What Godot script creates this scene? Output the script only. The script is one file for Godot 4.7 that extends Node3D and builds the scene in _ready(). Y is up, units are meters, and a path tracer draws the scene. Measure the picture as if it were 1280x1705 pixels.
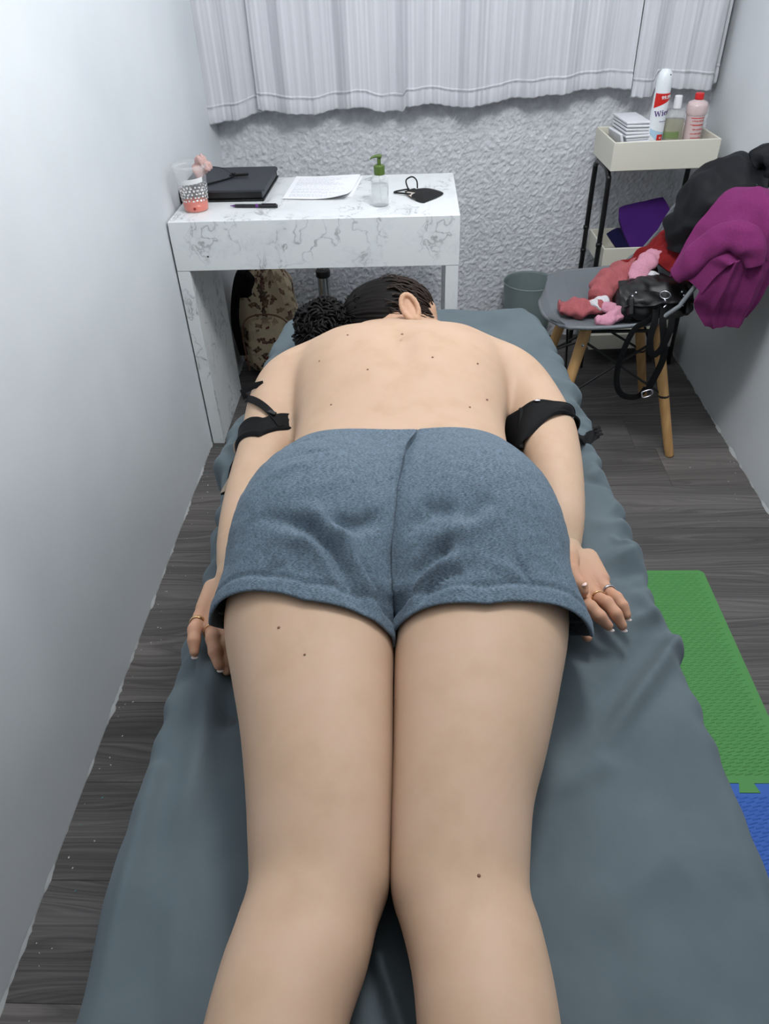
extends Node3D
# A small treatment room: a padded table under a grey sheet with a person lying face down on it,
# a marbled desk, a two-tier trolley and a shell chair with clothes. Units are metres, y is up.

const LEFT := -0.70        # inner face of the left wall
const RIGHT := 1.036       # inner face of the right wall
const BACK := -2.92        # inner face of the rough back wall
const FRONT := 2.6        # inner face of the wall behind the photographer
const CEIL := 2.45
const BED := 0.65          # height of the sheet on the treatment table

var M := {}                # materials by name
var taken := {}            # names given so far


# ---------------------------------------------------------------- mesh builder
class MB:
	var v := PackedVector3Array()
	var n := PackedVector3Array()
	var uv := PackedVector2Array()
	var col := PackedColorArray()
	var ix := PackedInt32Array()

	func vert(p: Vector3, t := Vector2.ZERO, nn := Vector3.ZERO) -> int:
		v.append(p)
		n.append(nn)
		uv.append(t)
		return v.size() - 1

	func tri(a: int, b: int, c: int) -> void:
		ix.append(a)
		ix.append(b)
		ix.append(c)

	func quad(a: int, b: int, c: int, d: int) -> void:
		tri(a, b, c)
		tri(a, c, d)

	# a grid of points f(i, j), smooth, optionally closed round i or j
	func grid(nu: int, nv: int, f: Callable, wrap_u := false, wrap_v := false, flip := false) -> void:
		var o := v.size()
		for j in nv:
			for i in nu:
				vert(f.call(i, j), Vector2(float(i) / maxf(nu - (0 if wrap_u else 1), 1), float(j) / maxf(nv - (0 if wrap_v else 1), 1)))
		for j in (nv if wrap_v else nv - 1):
			for i in (nu if wrap_u else nu - 1):
				var a := o + j * nu + i
				var b := o + j * nu + (i + 1) % nu
				var c := o + ((j + 1) % nv) * nu + (i + 1) % nu
				var d := o + ((j + 1) % nv) * nu + i
				if flip:
					quad(a, d, c, b)
				else:
					quad(a, b, c, d)

	# box with chamfered edges, its shading rounded over the chamfer
	func box(c: Vector3, s: Vector3, bev := 0.003, b := Basis()) -> void:
		var h := s * 0.5
		var k := minf(bev, minf(h.x, minf(h.y, h.z)) * 0.98)
		var id := {}
		for sx in [-1, 1]:
			for sy in [-1, 1]:
				for sz in [-1, 1]:
					for ax in 3:
						var p := Vector3(sx * (h.x - (0.0 if ax == 0 else k)), sy * (h.y - (0.0 if ax == 1 else k)), sz * (h.z - (0.0 if ax == 2 else k)))
						var nn := Vector3(sx if ax == 0 else 0, sy if ax == 1 else 0, sz if ax == 2 else 0)
						var t := Vector2(p.x, p.y) if ax == 2 else (Vector2(p.x, p.z) if ax == 1 else Vector2(p.z, p.y))
						id[[sx, sy, sz, ax]] = vert(c + b * p, t, b * nn)
		for ax in 3:
			var u := (ax + 1) % 3
			var w := (ax + 2) % 3
			for s0 in [-1, 1]:
				var q := []
				for e in [[-1, -1], [1, -1], [1, 1], [-1, 1]]:
					var k3 := [0, 0, 0]
					k3[ax] = s0
					k3[u] = e[0]
					k3[w] = e[1]
					q.append(id[[k3[0], k3[1], k3[2], ax]])
				_face(q, c)
			for su in [-1, 1]:          # chamfers along axis ax
				for sw in [-1, 1]:
					var q2 := []
					for e in [[-1, u], [1, u], [1, w], [-1, w]]:
						var k4 := [0, 0, 0]
						k4[ax] = e[0]
						k4[u] = su
						k4[w] = sw
						q2.append(id[[k4[0], k4[1], k4[2], e[1]]])
					_face(q2, c)
		for sx in [-1, 1]:
			for sy in [-1, 1]:
				for sz in [-1, 1]:
					_face([id[[sx, sy, sz, 0]], id[[sx, sy, sz, 1]], id[[sx, sy, sz, 2]]], c)

	func _face(q: Array, c: Vector3) -> void:
		var a := v[q[0]]
		var nn := (v[q[2]] - a).cross(v[q[1]] - a)
		if nn.dot(a - c) < 0.0:
			q.reverse()
		tri(q[0], q[1], q[2])
		if q.size() == 4:
			tri(q[0], q[2], q[3])

	# profile of (radius, height) turned round the y axis of b at c
	func lathe(prof: Array, segs: int, c: Vector3, b := Basis()) -> void:
		var f := func(i: int, j: int) -> Vector3:
			var a := TAU * i / segs
			var p: Vector2 = prof[j]
			return c + b * Vector3(p.x * cos(a), p.y, p.x * sin(a))
		grid(segs, prof.size(), f, true, false, false)

	# a round or oval pipe along a path; r is a number or one per point; oval squeezes across `up`
	func tube(path: Array, r, sides := 10, caps := true, oval := 1.0, up := Vector3.UP) -> void:
		var m := path.size()
		var o := v.size()
		var side := Vector3.ZERO
		for j in m:
			var t: Vector3 = (path[mini(j + 1, m - 1)] - path[maxi(j - 1, 0)]).normalized()
			if j == 0:
				side = t.cross(up)
				if side.length() < 0.05:
					side = t.cross(Vector3.RIGHT)
			side = (side - t * side.dot(t)).normalized()
			var w := side.cross(t).normalized()
			var rr: float = r[j] if r is Array else r
			for i in sides:
				var a := TAU * i / sides
				vert(path[j] + side * (cos(a) * rr) + w * (sin(a) * rr * oval), Vector2(float(i) / sides, float(j) / (m - 1)))
		for j in m - 1:
			for i in sides:
				quad(o + j * sides + i, o + j * sides + (i + 1) % sides, o + (j + 1) * sides + (i + 1) % sides, o + (j + 1) * sides + i)
		if caps:
			for e in [0, m - 1]:
				var cc := vert(path[e])
				for i in sides:
					var p: int = o + e * sides + i
					var q: int = o + e * sides + (i + 1) % sides
					if e == 0:
						tri(cc, q, p)
					else:
						tri(cc, p, q)

	# flat band of given width and thickness along a path, `ups` gives the way its face points
	func band(path: Array, ups, width, thick: float) -> void:
		var m := path.size()
		var o := v.size()
		for j in m:
			var t: Vector3 = (path[mini(j + 1, m - 1)] - path[maxi(j - 1, 0)]).normalized()
			var u: Vector3 = ups[j] if ups is Array else ups
			var s := t.cross(u).normalized()
			u = s.cross(t).normalized()
			var wd: float = width[j] if width is Array else width
			for e in [[-1, -1], [-1, 1], [1, 1], [1, -1]]:
				vert(path[j] + s * (e[0] * wd * 0.5) + u * (e[1] * thick * 0.5), Vector2(e[0] * 0.5 + 0.5, float(j) / (m - 1)))
		for j in m - 1:
			for i in 4:
				quad(o + j * 4 + i, o + j * 4 + (i + 1) % 4, o + (j + 1) * 4 + (i + 1) % 4, o + (j + 1) * 4 + i)
		quad(o, o + 3, o + 2, o + 1)
		var e2 := o + (m - 1) * 4
		quad(e2, e2 + 1, e2 + 2, e2 + 3)

	# outline in the xz plane (counter clockwise or not), raised from y0 to y1
	func prism(poly: PackedVector2Array, y0: float, y1: float) -> void:
		var t := Geometry2D.triangulate_polygon(poly)
		for top in [false, true]:
			var o := v.size()
			for p in poly:
				vert(Vector3(p.x, y1 if top else y0, p.y), p, Vector3.UP if top else Vector3.DOWN)
			for k in range(0, t.size(), 3):
				var nn := (v[o + t[k + 2]] - v[o + t[k]]).cross(v[o + t[k + 1]] - v[o + t[k]])
				if (nn.y > 0) == top:
					tri(o + t[k], o + t[k + 1], o + t[k + 2])
				else:
					tri(o + t[k], o + t[k + 2], o + t[k + 1])
		var m := poly.size()
		var turn := 0.0
		for i in m:
			turn += poly[i].cross(poly[(i + 1) % m])
		for i in m:
			var a := poly[i]
			var b := poly[(i + 1) % m]
			var q := [vert(Vector3(a.x, y0, a.y)), vert(Vector3(b.x, y0, b.y)), vert(Vector3(b.x, y1, b.y)), vert(Vector3(a.x, y1, a.y))]
			if turn > 0:
				quad(q[0], q[1], q[2], q[3])
			else:
				quad(q[3], q[2], q[1], q[0])

	func shift(by: Vector3) -> void:
		for i in v.size():
			v[i] = v[i] + by

	func turn(t: Transform3D, from := 0) -> void:
		for i in range(from, v.size()):
			v[i] = t * v[i]
			n[i] = t.basis * n[i]

	func mesh() -> ArrayMesh:
		var acc := PackedVector3Array()
		acc.resize(v.size())
		for k in range(0, ix.size(), 3):
			var a := ix[k]
			var b := ix[k + 1]
			var c := ix[k + 2]
			var nn := (v[c] - v[a]).cross(v[b] - v[a])
			acc[a] += nn
			acc[b] += nn
			acc[c] += nn
		for i in v.size():
			if n[i] == Vector3.ZERO:
				n[i] = acc[i].normalized() if acc[i].length_squared() > 1e-24 else Vector3.UP
			else:
				n[i] = n[i].normalized()
		var arr := []
		arr.resize(Mesh.ARRAY_MAX)
		arr[Mesh.ARRAY_VERTEX] = v
		arr[Mesh.ARRAY_NORMAL] = n
		arr[Mesh.ARRAY_TEX_UV] = uv
		if col.size() == v.size():
			arr[Mesh.ARRAY_COLOR] = col
		arr[Mesh.ARRAY_INDEX] = ix
		var m := ArrayMesh.new()
		m.add_surface_from_arrays(Mesh.PRIMITIVE_TRIANGLES, arr)
		return m


# ---------------------------------------------------------------- soft shapes
# a body part that runs along z: stations of [z, centre x, top y, bottom y, half width]
class Loft:
	var z0: float
	var z1: float
	var tab := PackedFloat32Array()
	var cnt := 240
	var pw := 2.0
	var lo := Vector3(9, 9, 9)
	var hi := Vector3(-9, -9, -9)

	func _init(st: Array, power := 2.0) -> void:
		pw = power
		z0 = st[0][0]
		z1 = st[st.size() - 1][0]
		tab.resize((cnt + 1) * 4)
		var k := 0
		for i in cnt + 1:
			var z := lerpf(z0, z1, float(i) / cnt)
			while k < st.size() - 2 and z > st[k + 1][0]:
				k += 1
			var a: Array = st[maxi(k - 1, 0)]
			var b: Array = st[k]
			var c: Array = st[k + 1]
			var d: Array = st[mini(k + 2, st.size() - 1)]
			var t := clampf((z - b[0]) / (c[0] - b[0]), 0, 1)
			var w := []
			for e in range(1, 5):
				var h: float = c[0] - b[0]
				var m0: float = (c[e] - a[e]) / maxf(c[0] - a[0], 1e-5) * h
				var m1: float = (d[e] - b[e]) / maxf(d[0] - b[0], 1e-5) * h
				var t2 := t * t
				var t3 := t2 * t
				w.append((2 * t3 - 3 * t2 + 1) * b[e] + (t3 - 2 * t2 + t) * m0 + (-2 * t3 + 3 * t2) * c[e] + (t3 - t2) * m1)
			tab[i * 4] = w[0]
			tab[i * 4 + 1] = (w[1] + w[2]) * 0.5
			tab[i * 4 + 2] = w[3]
			tab[i * 4 + 3] = (w[1] - w[2]) * 0.5
			lo = lo.min(Vector3(w[0] - w[3], w[2], z))
			hi = hi.max(Vector3(w[0] + w[3], w[1], z))

	func d(p: Vector3) -> float:
		var f := clampf((p.z - z0) / (z1 - z0), 0.0, 1.0) * cnt
		var i := mini(int(f), cnt - 1)
		var t := f - i
		var k := i * 4
		var dx := p.x - lerpf(tab[k], tab[k + 4], t)
		var dy := p.y - lerpf(tab[k + 1], tab[k + 5], t)
		var a := absf(dx) / lerpf(tab[k + 2], tab[k + 6], t)
		var ry := lerpf(tab[k + 3], tab[k + 7], t)
		var b := absf(dy) / ry
		var q := sqrt(a * a + b * b) if pw == 2.0 else pow(pow(a, pw) + pow(b, pw), 1.0 / pw)
		var out := -ry
		if q > 0.25:
			out = sqrt(dx * dx + dy * dy) * (1.0 - 1.0 / q)
		var over := maxf(z0 - p.z, p.z - z1)
		if over <= 0.0:
			return out
		return sqrt(out * out + over * over) if out > 0.0 else over


# a tapered capsule, or with b == a an ellipsoid-like ball stretched by s
class Cone:
	var a: Vector3
	var b: Vector3
	var ra: float
	var rb: float
	var s := Vector3.ONE
	var lo: Vector3
	var hi: Vector3

	func _init(pa: Vector3, pb: Vector3, r0: float, r1: float, stretch := Vector3.ONE) -> void:
		a = pa
		b = pb
		ra = r0
		rb = r1
		s = stretch
		lo = pa.min(pb) - s * maxf(r0, r1)
		hi = pa.max(pb) + s * maxf(r0, r1)

	func d(p: Vector3) -> float:
		var ab := (b - a) / s
		var ap := (p - a) / s
		var t := clampf(ap.dot(ab) / maxf(ab.length_squared(), 1e-9), 0.0, 1.0)
		return ((ap - ab * t).length() - lerpf(ra, rb, t)) * minf(s.x, minf(s.y, s.z))


# joins shapes smoothly and meshes the outside as surface nets; `cut` shapes are carved out afterwards
func nets(mb: MB, shapes: Array, cell: float, k: float, cut := [], floor_y := -1.0, relax := 0) -> void:
	var first_v := mb.v.size()
	var first_i := mb.ix.size()
	var lo := Vector3(9, 9, 9)
	var hi := Vector3(-9, -9, -9)
	for s in shapes:
		lo = lo.min(s.lo)
		hi = hi.max(s.hi)
	lo -= Vector3.ONE * cell * 3
	hi += Vector3.ONE * cell * 3
	var nx := int((hi.x - lo.x) / cell) + 2
	var ny := int((hi.y - lo.y) / cell) + 2
	var nz := int((hi.z - lo.z) / cell) + 2
	var g := PackedFloat32Array()
	g.resize(nx * ny * nz)
	var pad := 4.0 * k + 2.0 * cell
	for s in shapes:
		var a: Vector3 = ((s.lo - lo - Vector3.ONE * pad) / cell).clamp(Vector3.ZERO, Vector3(nx - 1, ny - 1, nz - 1))
		var b: Vector3 = ((s.hi - lo + Vector3.ONE * pad) / cell).clamp(Vector3.ZERO, Vector3(nx - 1, ny - 1, nz - 1))
		for z in range(int(a.z), int(b.z) + 1):
			for y in range(int(a.y), int(b.y) + 1):
				var row := (z * ny + y) * nx
				for x in range(int(a.x), int(b.x) + 1):
					var dd: float = s.d(lo + Vector3(x, y, z) * cell)
					if dd < pad:
						g[row + x] += exp(-dd / k)
	for i in g.size():
		g[i] = minf(-k * log(g[i]), pad) if g[i] > 1e-20 else pad
	for s in cut:
		var a: Vector3 = ((s.lo - lo - Vector3.ONE * pad) / cell).clamp(Vector3.ZERO, Vector3(nx - 1, ny - 1, nz - 1))
		var b: Vector3 = ((s.hi - lo + Vector3.ONE * pad) / cell).clamp(Vector3.ZERO, Vector3(nx - 1, ny - 1, nz - 1))
		for z in range(int(a.z), int(b.z) + 1):
			for y in range(int(a.y), int(b.y) + 1):
				for x in range(int(a.x), int(b.x) + 1):
					var at := (z * ny + y) * nx + x
					var d2: float = -s.d(lo + Vector3(x, y, z) * cell)
					var h := maxf(k - absf(g[at] - d2), 0.0) / k
					g[at] = maxf(g[at], d2) + h * h * k * 0.25
	if floor_y > 0.0:
		for z in nz:
			for y in ny:
				var fy := floor_y - (lo.y + y * cell)
				if fy > -2.0 * cell:
					for x in nx:
						var at := (z * ny + y) * nx + x
						g[at] = maxf(g[at], fy)
	var of := PackedInt32Array()
	of.resize(nx * ny * nz)
	of.fill(-1)
	var step := [0, 1, nx, nx + 1, nx * ny, nx * ny + 1, nx * ny + nx, nx * ny + nx + 1]
	var edges := [[0, 1], [2, 3], [4, 5], [6, 7], [0, 2], [1, 3], [4, 6], [5, 7], [0, 4], [1, 5], [2, 6], [3, 7]]
	var f := PackedFloat32Array()
	f.resize(8)
	for z in nz - 1:
		for y in ny - 1:
			var row := (z * ny + y) * nx
			for x in nx - 1:
				var at := row + x
				var neg := 0
				for c in 8:
					f[c] = g[at + step[c]]
					if f[c] < 0.0:
						neg += 1
				if neg == 0 or neg == 8:
					continue
				var sum := Vector3.ZERO
				var m := 0
				for e in edges:
					var p: float = f[e[0]]
					var q: float = f[e[1]]
					if (p < 0.0) != (q < 0.0):
						var t := p / (p - q)
						var ca := Vector3(e[0] & 1, (e[0] >> 1) & 1, e[0] >> 2)
						var cb := Vector3(e[1] & 1, (e[1] >> 1) & 1, e[1] >> 2)
						sum += ca.lerp(cb, t)
						m += 1
				var pos := lo + (Vector3(x, y, z) + sum / m) * cell
				var gr := Vector3(f[1] + f[3] + f[5] + f[7] - f[0] - f[2] - f[4] - f[6], f[2] + f[3] + f[6] + f[7] - f[0] - f[1] - f[4] - f[5], f[4] + f[5] + f[6] + f[7] - f[0] - f[1] - f[2] - f[3])
				of[at] = mb.vert(pos, Vector2(pos.x, pos.z), gr.normalized() if relax == 0 and gr.length() > 1e-9 else Vector3.ZERO)
	for z in range(1, nz - 1):
		for y in range(1, ny - 1):
			var row := (z * ny + y) * nx
			for x in range(1, nx - 1):
				var at := row + x
				var s0 := g[at] < 0.0
				if s0 != (g[at + 1] < 0.0):
					_net_quad(mb, of, [at, at - nx, at - nx - nx * ny, at - nx * ny], s0)
				if s0 != (g[at + nx] < 0.0):
					_net_quad(mb, of, [at, at - nx * ny, at - nx * ny - 1, at - 1], s0)
				if s0 != (g[at + nx * ny] < 0.0):
					_net_quad(mb, of, [at, at - 1, at - 1 - nx, at - nx], s0)
	for pass_no in relax:                  # even out the net
		var sum := PackedVector3Array()
		var cnt := PackedInt32Array()
		sum.resize(mb.v.size() - first_v)
		cnt.resize(mb.v.size() - first_v)
		for t in range(first_i, mb.ix.size(), 3):
			for e in 3:
				var a := mb.ix[t + e] - first_v
				var b := mb.ix[t + (e + 1) % 3]
				sum[a] += mb.v[b]
				cnt[a] += 1
		for i in sum.size():
			if cnt[i] > 0:
				mb.v[first_v + i] = mb.v[first_v + i].lerp(sum[i] / cnt[i], 0.55)


func _net_quad(mb: MB, of: PackedInt32Array, q: Array, s0: bool) -> void:
	var a := of[q[0]]
	var b := of[q[1]]
	var c := of[q[2]]
	var d := of[q[3]]
	if a < 0 or b < 0 or c < 0 or d < 0:
		return
	if s0:
		mb.quad(d, c, b, a)
	else:
		mb.quad(a, b, c, d)


# smooth surface through rows of points (Catmull-Rom both ways)
func cr(p0: Vector3, p1: Vector3, p2: Vector3, p3: Vector3, t: float) -> Vector3:
	return 0.5 * ((2.0 * p1) + (p2 - p0) * t + (2.0 * p0 - 5.0 * p1 + 4.0 * p2 - p3) * t * t + (3.0 * p1 - p0 - 3.0 * p2 + p3) * t * t * t)


func along(pts: Array, u: float) -> Vector3:
	var m := pts.size() - 1
	var f := clampf(u, 0, 1) * m
	var i := mini(int(f), m - 1)
	return cr(pts[maxi(i - 1, 0)], pts[i], pts[i + 1], pts[mini(i + 2, m)], f - i)


func curve(pts: Array, count: int) -> Array:
	var out := []
	for i in count:
		out.append(along(pts, float(i) / (count - 1)))
	return out


func ramp(list: Array, z: float) -> float:      # smooth piecewise value from [[key, value], ...] sorted by key
	var m := list.size()
	if z <= list[0][0]:
		return list[0][1]
	for i in m - 1:
		if z <= list[i + 1][0]:
			var t: float = (z - list[i][0]) / (list[i + 1][0] - list[i][0])
			return lerpf(list[i][1], list[i + 1][1], t * t * (3.0 - 2.0 * t))
	return list[m - 1][1]


# a cloth: surface through control rows, folded by noise, closed to a sheet of some thickness
func cloth(mb: MB, rows: Array, nu: int, nv: int, thick: float, amp: float, freq: float, sd: int, squash := Vector3.ONE, folds := []) -> void:
	var fn := FastNoiseLite.new()
	fn.seed = sd
	fn.frequency = freq
	fn.noise_type = FastNoiseLite.TYPE_SIMPLEX_SMOOTH
	fn.fractal_octaves = 2
	var pts := []
	for j in nv:
		var line := []
		for r in rows:
			line.append(r)
		var cols := []
		for i in nu:
			var ctl := []
			for r in rows:
				ctl.append(along(r, float(i) / (nu - 1)))
			cols.append(along(ctl, float(j) / (nv - 1)))
		pts.append(cols)
	var nor := []
	for j in nv:
		var cols := []
		for i in nu:
			var du: Vector3 = pts[j][mini(i + 1, nu - 1)] - pts[j][maxi(i - 1, 0)]
			var dv: Vector3 = pts[mini(j + 1, nv - 1)][i] - pts[maxi(j - 1, 0)][i]
			cols.append(dv.cross(du).normalized())
		nor.append(cols)
	for j in nv:
		for i in nu:
			var p: Vector3 = pts[j][i]
			var h := fn.get_noise_3dv(p * squash) * amp
			for q in folds:                 # [from, to (both in 0..1 across and down), height, half width]
				var ab: Vector2 = q[1] - q[0]
				var w := Vector2(float(i) / (nu - 1), float(j) / (nv - 1))
				var t := clampf((w - q[0]).dot(ab) / ab.length_squared(), 0.0, 1.0)
				var dist: float = (w - q[0] - ab * t).length()
				h += q[2] * exp(-dist * dist / (q[3] * q[3])) * (1.0 - 0.5 * t)
			pts[j][i] = p + nor[j][i] * h
	var top := func(i: int, j: int) -> Vector3: return pts[j][i] + nor[j][i] * thick * 0.5
	var bot := func(i: int, j: int) -> Vector3: return pts[j][i] - nor[j][i] * thick * 0.5
	mb.grid(nu, nv, top)
	mb.grid(nu, nv, bot, false, false, true)
	var rim := []
	for i in nu:
		rim.append([i, 0])
	for j in range(1, nv):
		rim.append([nu - 1, j])
	for i in range(nu - 2, -1, -1):
		rim.append([i, nv - 1])
	for j in range(nv - 2, 0, -1):
		rim.append([0, j])
	var edge := func(i: int, j: int) -> Vector3:
		var q: Array = rim[i]
		return pts[q[1]][q[0]] + nor[q[1]][q[0]] * thick * (0.5 - j * 0.5) + (Vector3.ZERO)
	mb.grid(rim.size(), 3, edge, true, false)


# a soft roll of cloth along a path, wrinkled
func roll(mb: MB, path: Array, rx: Array, ry: Array, up: Vector3, amp: float, freq: float, sd: int, sides := 40, steps := 60) -> void:
	var fn := FastNoiseLite.new()
	fn.seed = sd
	fn.frequency = freq
	fn.fractal_octaves = 2
	var c := curve(path, steps)
	var f := func(i: int, j: int) -> Vector3:
		var u := float(j) / (steps - 1)
		var t: Vector3 = (c[mini(j + 1, steps - 1)] - c[maxi(j - 1, 0)]).normalized()
		var s := t.cross(up).normalized()
		var w := s.cross(t).normalized()
		var a := TAU * i / sides
		var q := u * (rx.size() - 1)
		var k := mini(int(q), rx.size() - 2)
		var e := smoothstep(0.0, 1.0, q - k)
		var r1 := lerpf(rx[k], rx[k + 1], e)
		var r2 := lerpf(ry[k], ry[k + 1], e)
		var p: Vector3 = c[j] + s * cos(a) * r1 + w * sin(a) * r2
		return p + (s * cos(a) + w * sin(a)) * fn.get_noise_3dv(p) * amp * minf(1.0, minf(u, 1.0 - u) * 12.0)
	mb.grid(sides, steps, f, true)
	var o := mb.v.size()
	for e in [0, steps - 1]:
		var cc := mb.vert(c[e])
		var base: int = o - sides * steps + e * sides
		for i in sides:
			if e == 0:
				mb.tri(cc, base + (i + 1) % sides, base + i)
			else:
				mb.tri(cc, base + i, base + (i + 1) % sides)


# ---------------------------------------------------------------- objects
func numbered(called: String) -> String:
	if not taken.has(called):
		taken[called] = 0
		return called
	taken[called] += 1
	return "%s_%03d" % [called, taken[called]]


func thing(called: String, label: String, category: String, at := Vector3.ZERO, group := "") -> Node3D:
	var o := Node3D.new()
	o.name = numbered(called)
	add_child(o)
	o.position = at
	o.set_meta("label", label)
	o.set_meta("category", category)
	if group:
		o.set_meta("group", group)
	return o


func base_of(o: Node3D) -> Vector3:
	var p := o.position
	var up := o.get_parent()
	while up is Node3D and up != self:
		p += up.position
		up = up.get_parent()
	return p


# commits what a builder holds (in room coordinates) as one mesh under a parent
func part(called: String, mb: MB, m: Material, parent: Node3D, label := "") -> MeshInstance3D:
	var o := MeshInstance3D.new()
	o.name = called
	mb.shift(-base_of(parent) if parent != self else Vector3.ZERO)
	o.mesh = mb.mesh()
	o.material_override = m
	o.cast_shadow = GeometryInstance3D.SHADOW_CASTING_SETTING_ON
	parent.add_child(o, true)
	if label:
		o.set_meta("label", label)
	return o


# a thing that is a single mesh, with its origin at `at`
func single(called: String, mb: MB, m: Material, label: String, category: String, at: Vector3, group := "") -> MeshInstance3D:
	mb.shift(-at)
	var o := part(numbered(called), mb, m, self)
	o.position = at
	o.set_meta("label", label)
	o.set_meta("category", category)
	if group:
		o.set_meta("group", group)
	return o


func struct(called: String, mb: MB, m: Material, label: String, category: String) -> MeshInstance3D:
	var o := part(called, mb, m, self)
	o.set_meta("kind", "structure")
	o.set_meta("label", label)
	o.set_meta("category", category)
	return o


func boxed(c: Vector3, s: Vector3, bev := 0.003, b := Basis()) -> MB:
	var mb := MB.new()
	mb.box(c, s, bev, b)
	return mb


func tubed(path: Array, r, sides := 10, caps := true, oval := 1.0, up := Vector3.UP) -> MB:
	var mb := MB.new()
	mb.tube(path, r, sides, caps, oval, up)
	return mb


func turned(prof: Array, segs: int, c: Vector3, b := Basis()) -> MB:
	var mb := MB.new()
	mb.lathe(prof, segs, c, b)
	return mb


func ball(c: Vector3, r: Vector3, segs := 20, b := Basis()) -> MB:
	var mb := MB.new()
	var f := func(i: int, j: int) -> Vector3:
		var a := TAU * i / segs
		var e := PI * (float(j) / (segs / 2) - 0.5)
		return c + b * (Vector3(cos(a) * cos(e), sin(e), sin(a) * cos(e)) * r)
	mb.grid(segs, segs / 2 + 1, f, true)
	return mb


# ---------------------------------------------------------------- materials
func noise_tex(freq: float, octaves: int, sd: int, colors: Array, size := 512, kind := FastNoiseLite.TYPE_SIMPLEX_SMOOTH, stops := []) -> NoiseTexture2D:
	var fn := FastNoiseLite.new()
	fn.noise_type = kind
	fn.frequency = freq
	fn.fractal_octaves = octaves
	fn.seed = sd
	var t := NoiseTexture2D.new()
	t.width = size
	t.height = size
	t.seamless = true
	t.noise = fn
	var g := Gradient.new()
	var off := PackedFloat32Array()
	var cs := PackedColorArray()
	for i in colors.size():
		off.append(stops[i] if stops else float(i) / (colors.size() - 1))
		cs.append(colors[i])
	g.offsets = off
	g.colors = cs
	t.color_ramp = g
	return t


func rgb8(r: int, g: int, b: int) -> Color:
	return Color8(r, g, b)


func mat(c: Color, rough := 0.6, metal := 0.0, spec := 0.5) -> StandardMaterial3D:
	var m := StandardMaterial3D.new()
	m.albedo_color = c
	m.roughness = rough
	m.metallic = metal
	m.metallic_specular = spec
	return m


func tri(m: StandardMaterial3D, tex: Texture2D, scale: Vector3, world := false) -> StandardMaterial3D:
	m.albedo_texture = tex
	m.uv1_triplanar = true
	m.uv1_world_triplanar = world
	m.uv1_scale = scale
	return m


func relief(m: StandardMaterial3D, tex: Texture2D, cm: float) -> StandardMaterial3D:
	m.heightmap_enabled = true
	m.heightmap_texture = tex
	m.heightmap_scale = cm
	return m


# brushed oak in the grey of the vinyl planks: long wavy growth lines along u
func plank_tex(size := 512) -> ImageTexture:
	var fa := FastNoiseLite.new()
	fa.frequency = 0.006
	fa.seed = 5
	fa.fractal_octaves = 2
	var fb := FastNoiseLite.new()
	fb.frequency = 0.02
	fb.seed = 9
	fb.fractal_octaves = 4
	var data := PackedByteArray()
	data.resize(size * size * 3)
	for y in size:
		for x in size:
			var cx := size * 0.5 / PI
			var a := TAU * x / size
			var wx := cx * cos(a) * 0.55
			var wz := cx * sin(a) * 0.55
			var warp := fa.get_noise_3d(wx, y * 1.3, wz)
			var line := fb.get_noise_3d(wx * 0.22, (y + warp * 60.0) * 5.2, wz * 0.22)
			var fine := fb.get_noise_3d(wx * 0.5, y * 11.0, wz * 0.5 + 300.0)
			var broad := fa.get_noise_3d(wx * 0.4 + 90.0, y * 2.0, wz * 0.4)
			var g := 0.80 + 0.23 * line + 0.09 * fine + 0.12 * broad
			g = clampf(g, 0.3, 1.0)
			var k := (y * size + x) * 3
			data[k] = int(g * 250)
			data[k + 1] = int(g * 246)
			data[k + 2] = int(g * 244)
	return ImageTexture.create_from_image(Image.create_from_data(size, size, false, Image.FORMAT_RGB8, data))


# white laminate with grey marble veins
func marble_tex(size := 640) -> ImageTexture:
	var fa := FastNoiseLite.new()
	fa.frequency = 0.008
	fa.seed = 21
	fa.fractal_octaves = 4
	var fb := FastNoiseLite.new()
	fb.frequency = 0.007
	fb.seed = 33
	fb.fractal_octaves = 5
	var data := PackedByteArray()
	data.resize(size * size * 3)
	for y in size:
		for x in size:
			var wx := fa.get_noise_2d(x, y) * 70.0
			var wy := fa.get_noise_2d(x + 700, y + 300) * 70.0
			var r := absf(fb.get_noise_2d(x * 1.5 + wx, y * 0.75 + wy))
			var r2 := absf(fb.get_noise_2d((y * 1.1 + wy) * 1.6 + 900, (x * 0.8 + wx) * 1.6))
			var soft := fa.get_noise_2d(x * 0.7 + 50, y * 0.7 + 1200)
			var where := smoothstep(-0.25, 0.35, fa.get_noise_2d(x * 0.5 + 3000, y * 0.5))
			var g := 1.0 - 0.17 * where * exp(-r * r / 0.0014) - 0.025 * exp(-r2 * r2 / 0.0016) - 0.10 * where * exp(-r / 0.08) - 0.05 * soft
			var k := (y * size + x) * 3
			data[k] = int(clampf(g, 0, 1) * 238)
			data[k + 1] = int(clampf(g * 1.002, 0, 1) * 240)
			data[k + 2] = int(clampf(g * 1.006, 0, 1) * 241)
	return ImageTexture.create_from_image(Image.create_from_data(size, size, false, Image.FORMAT_RGB8, data))


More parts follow.
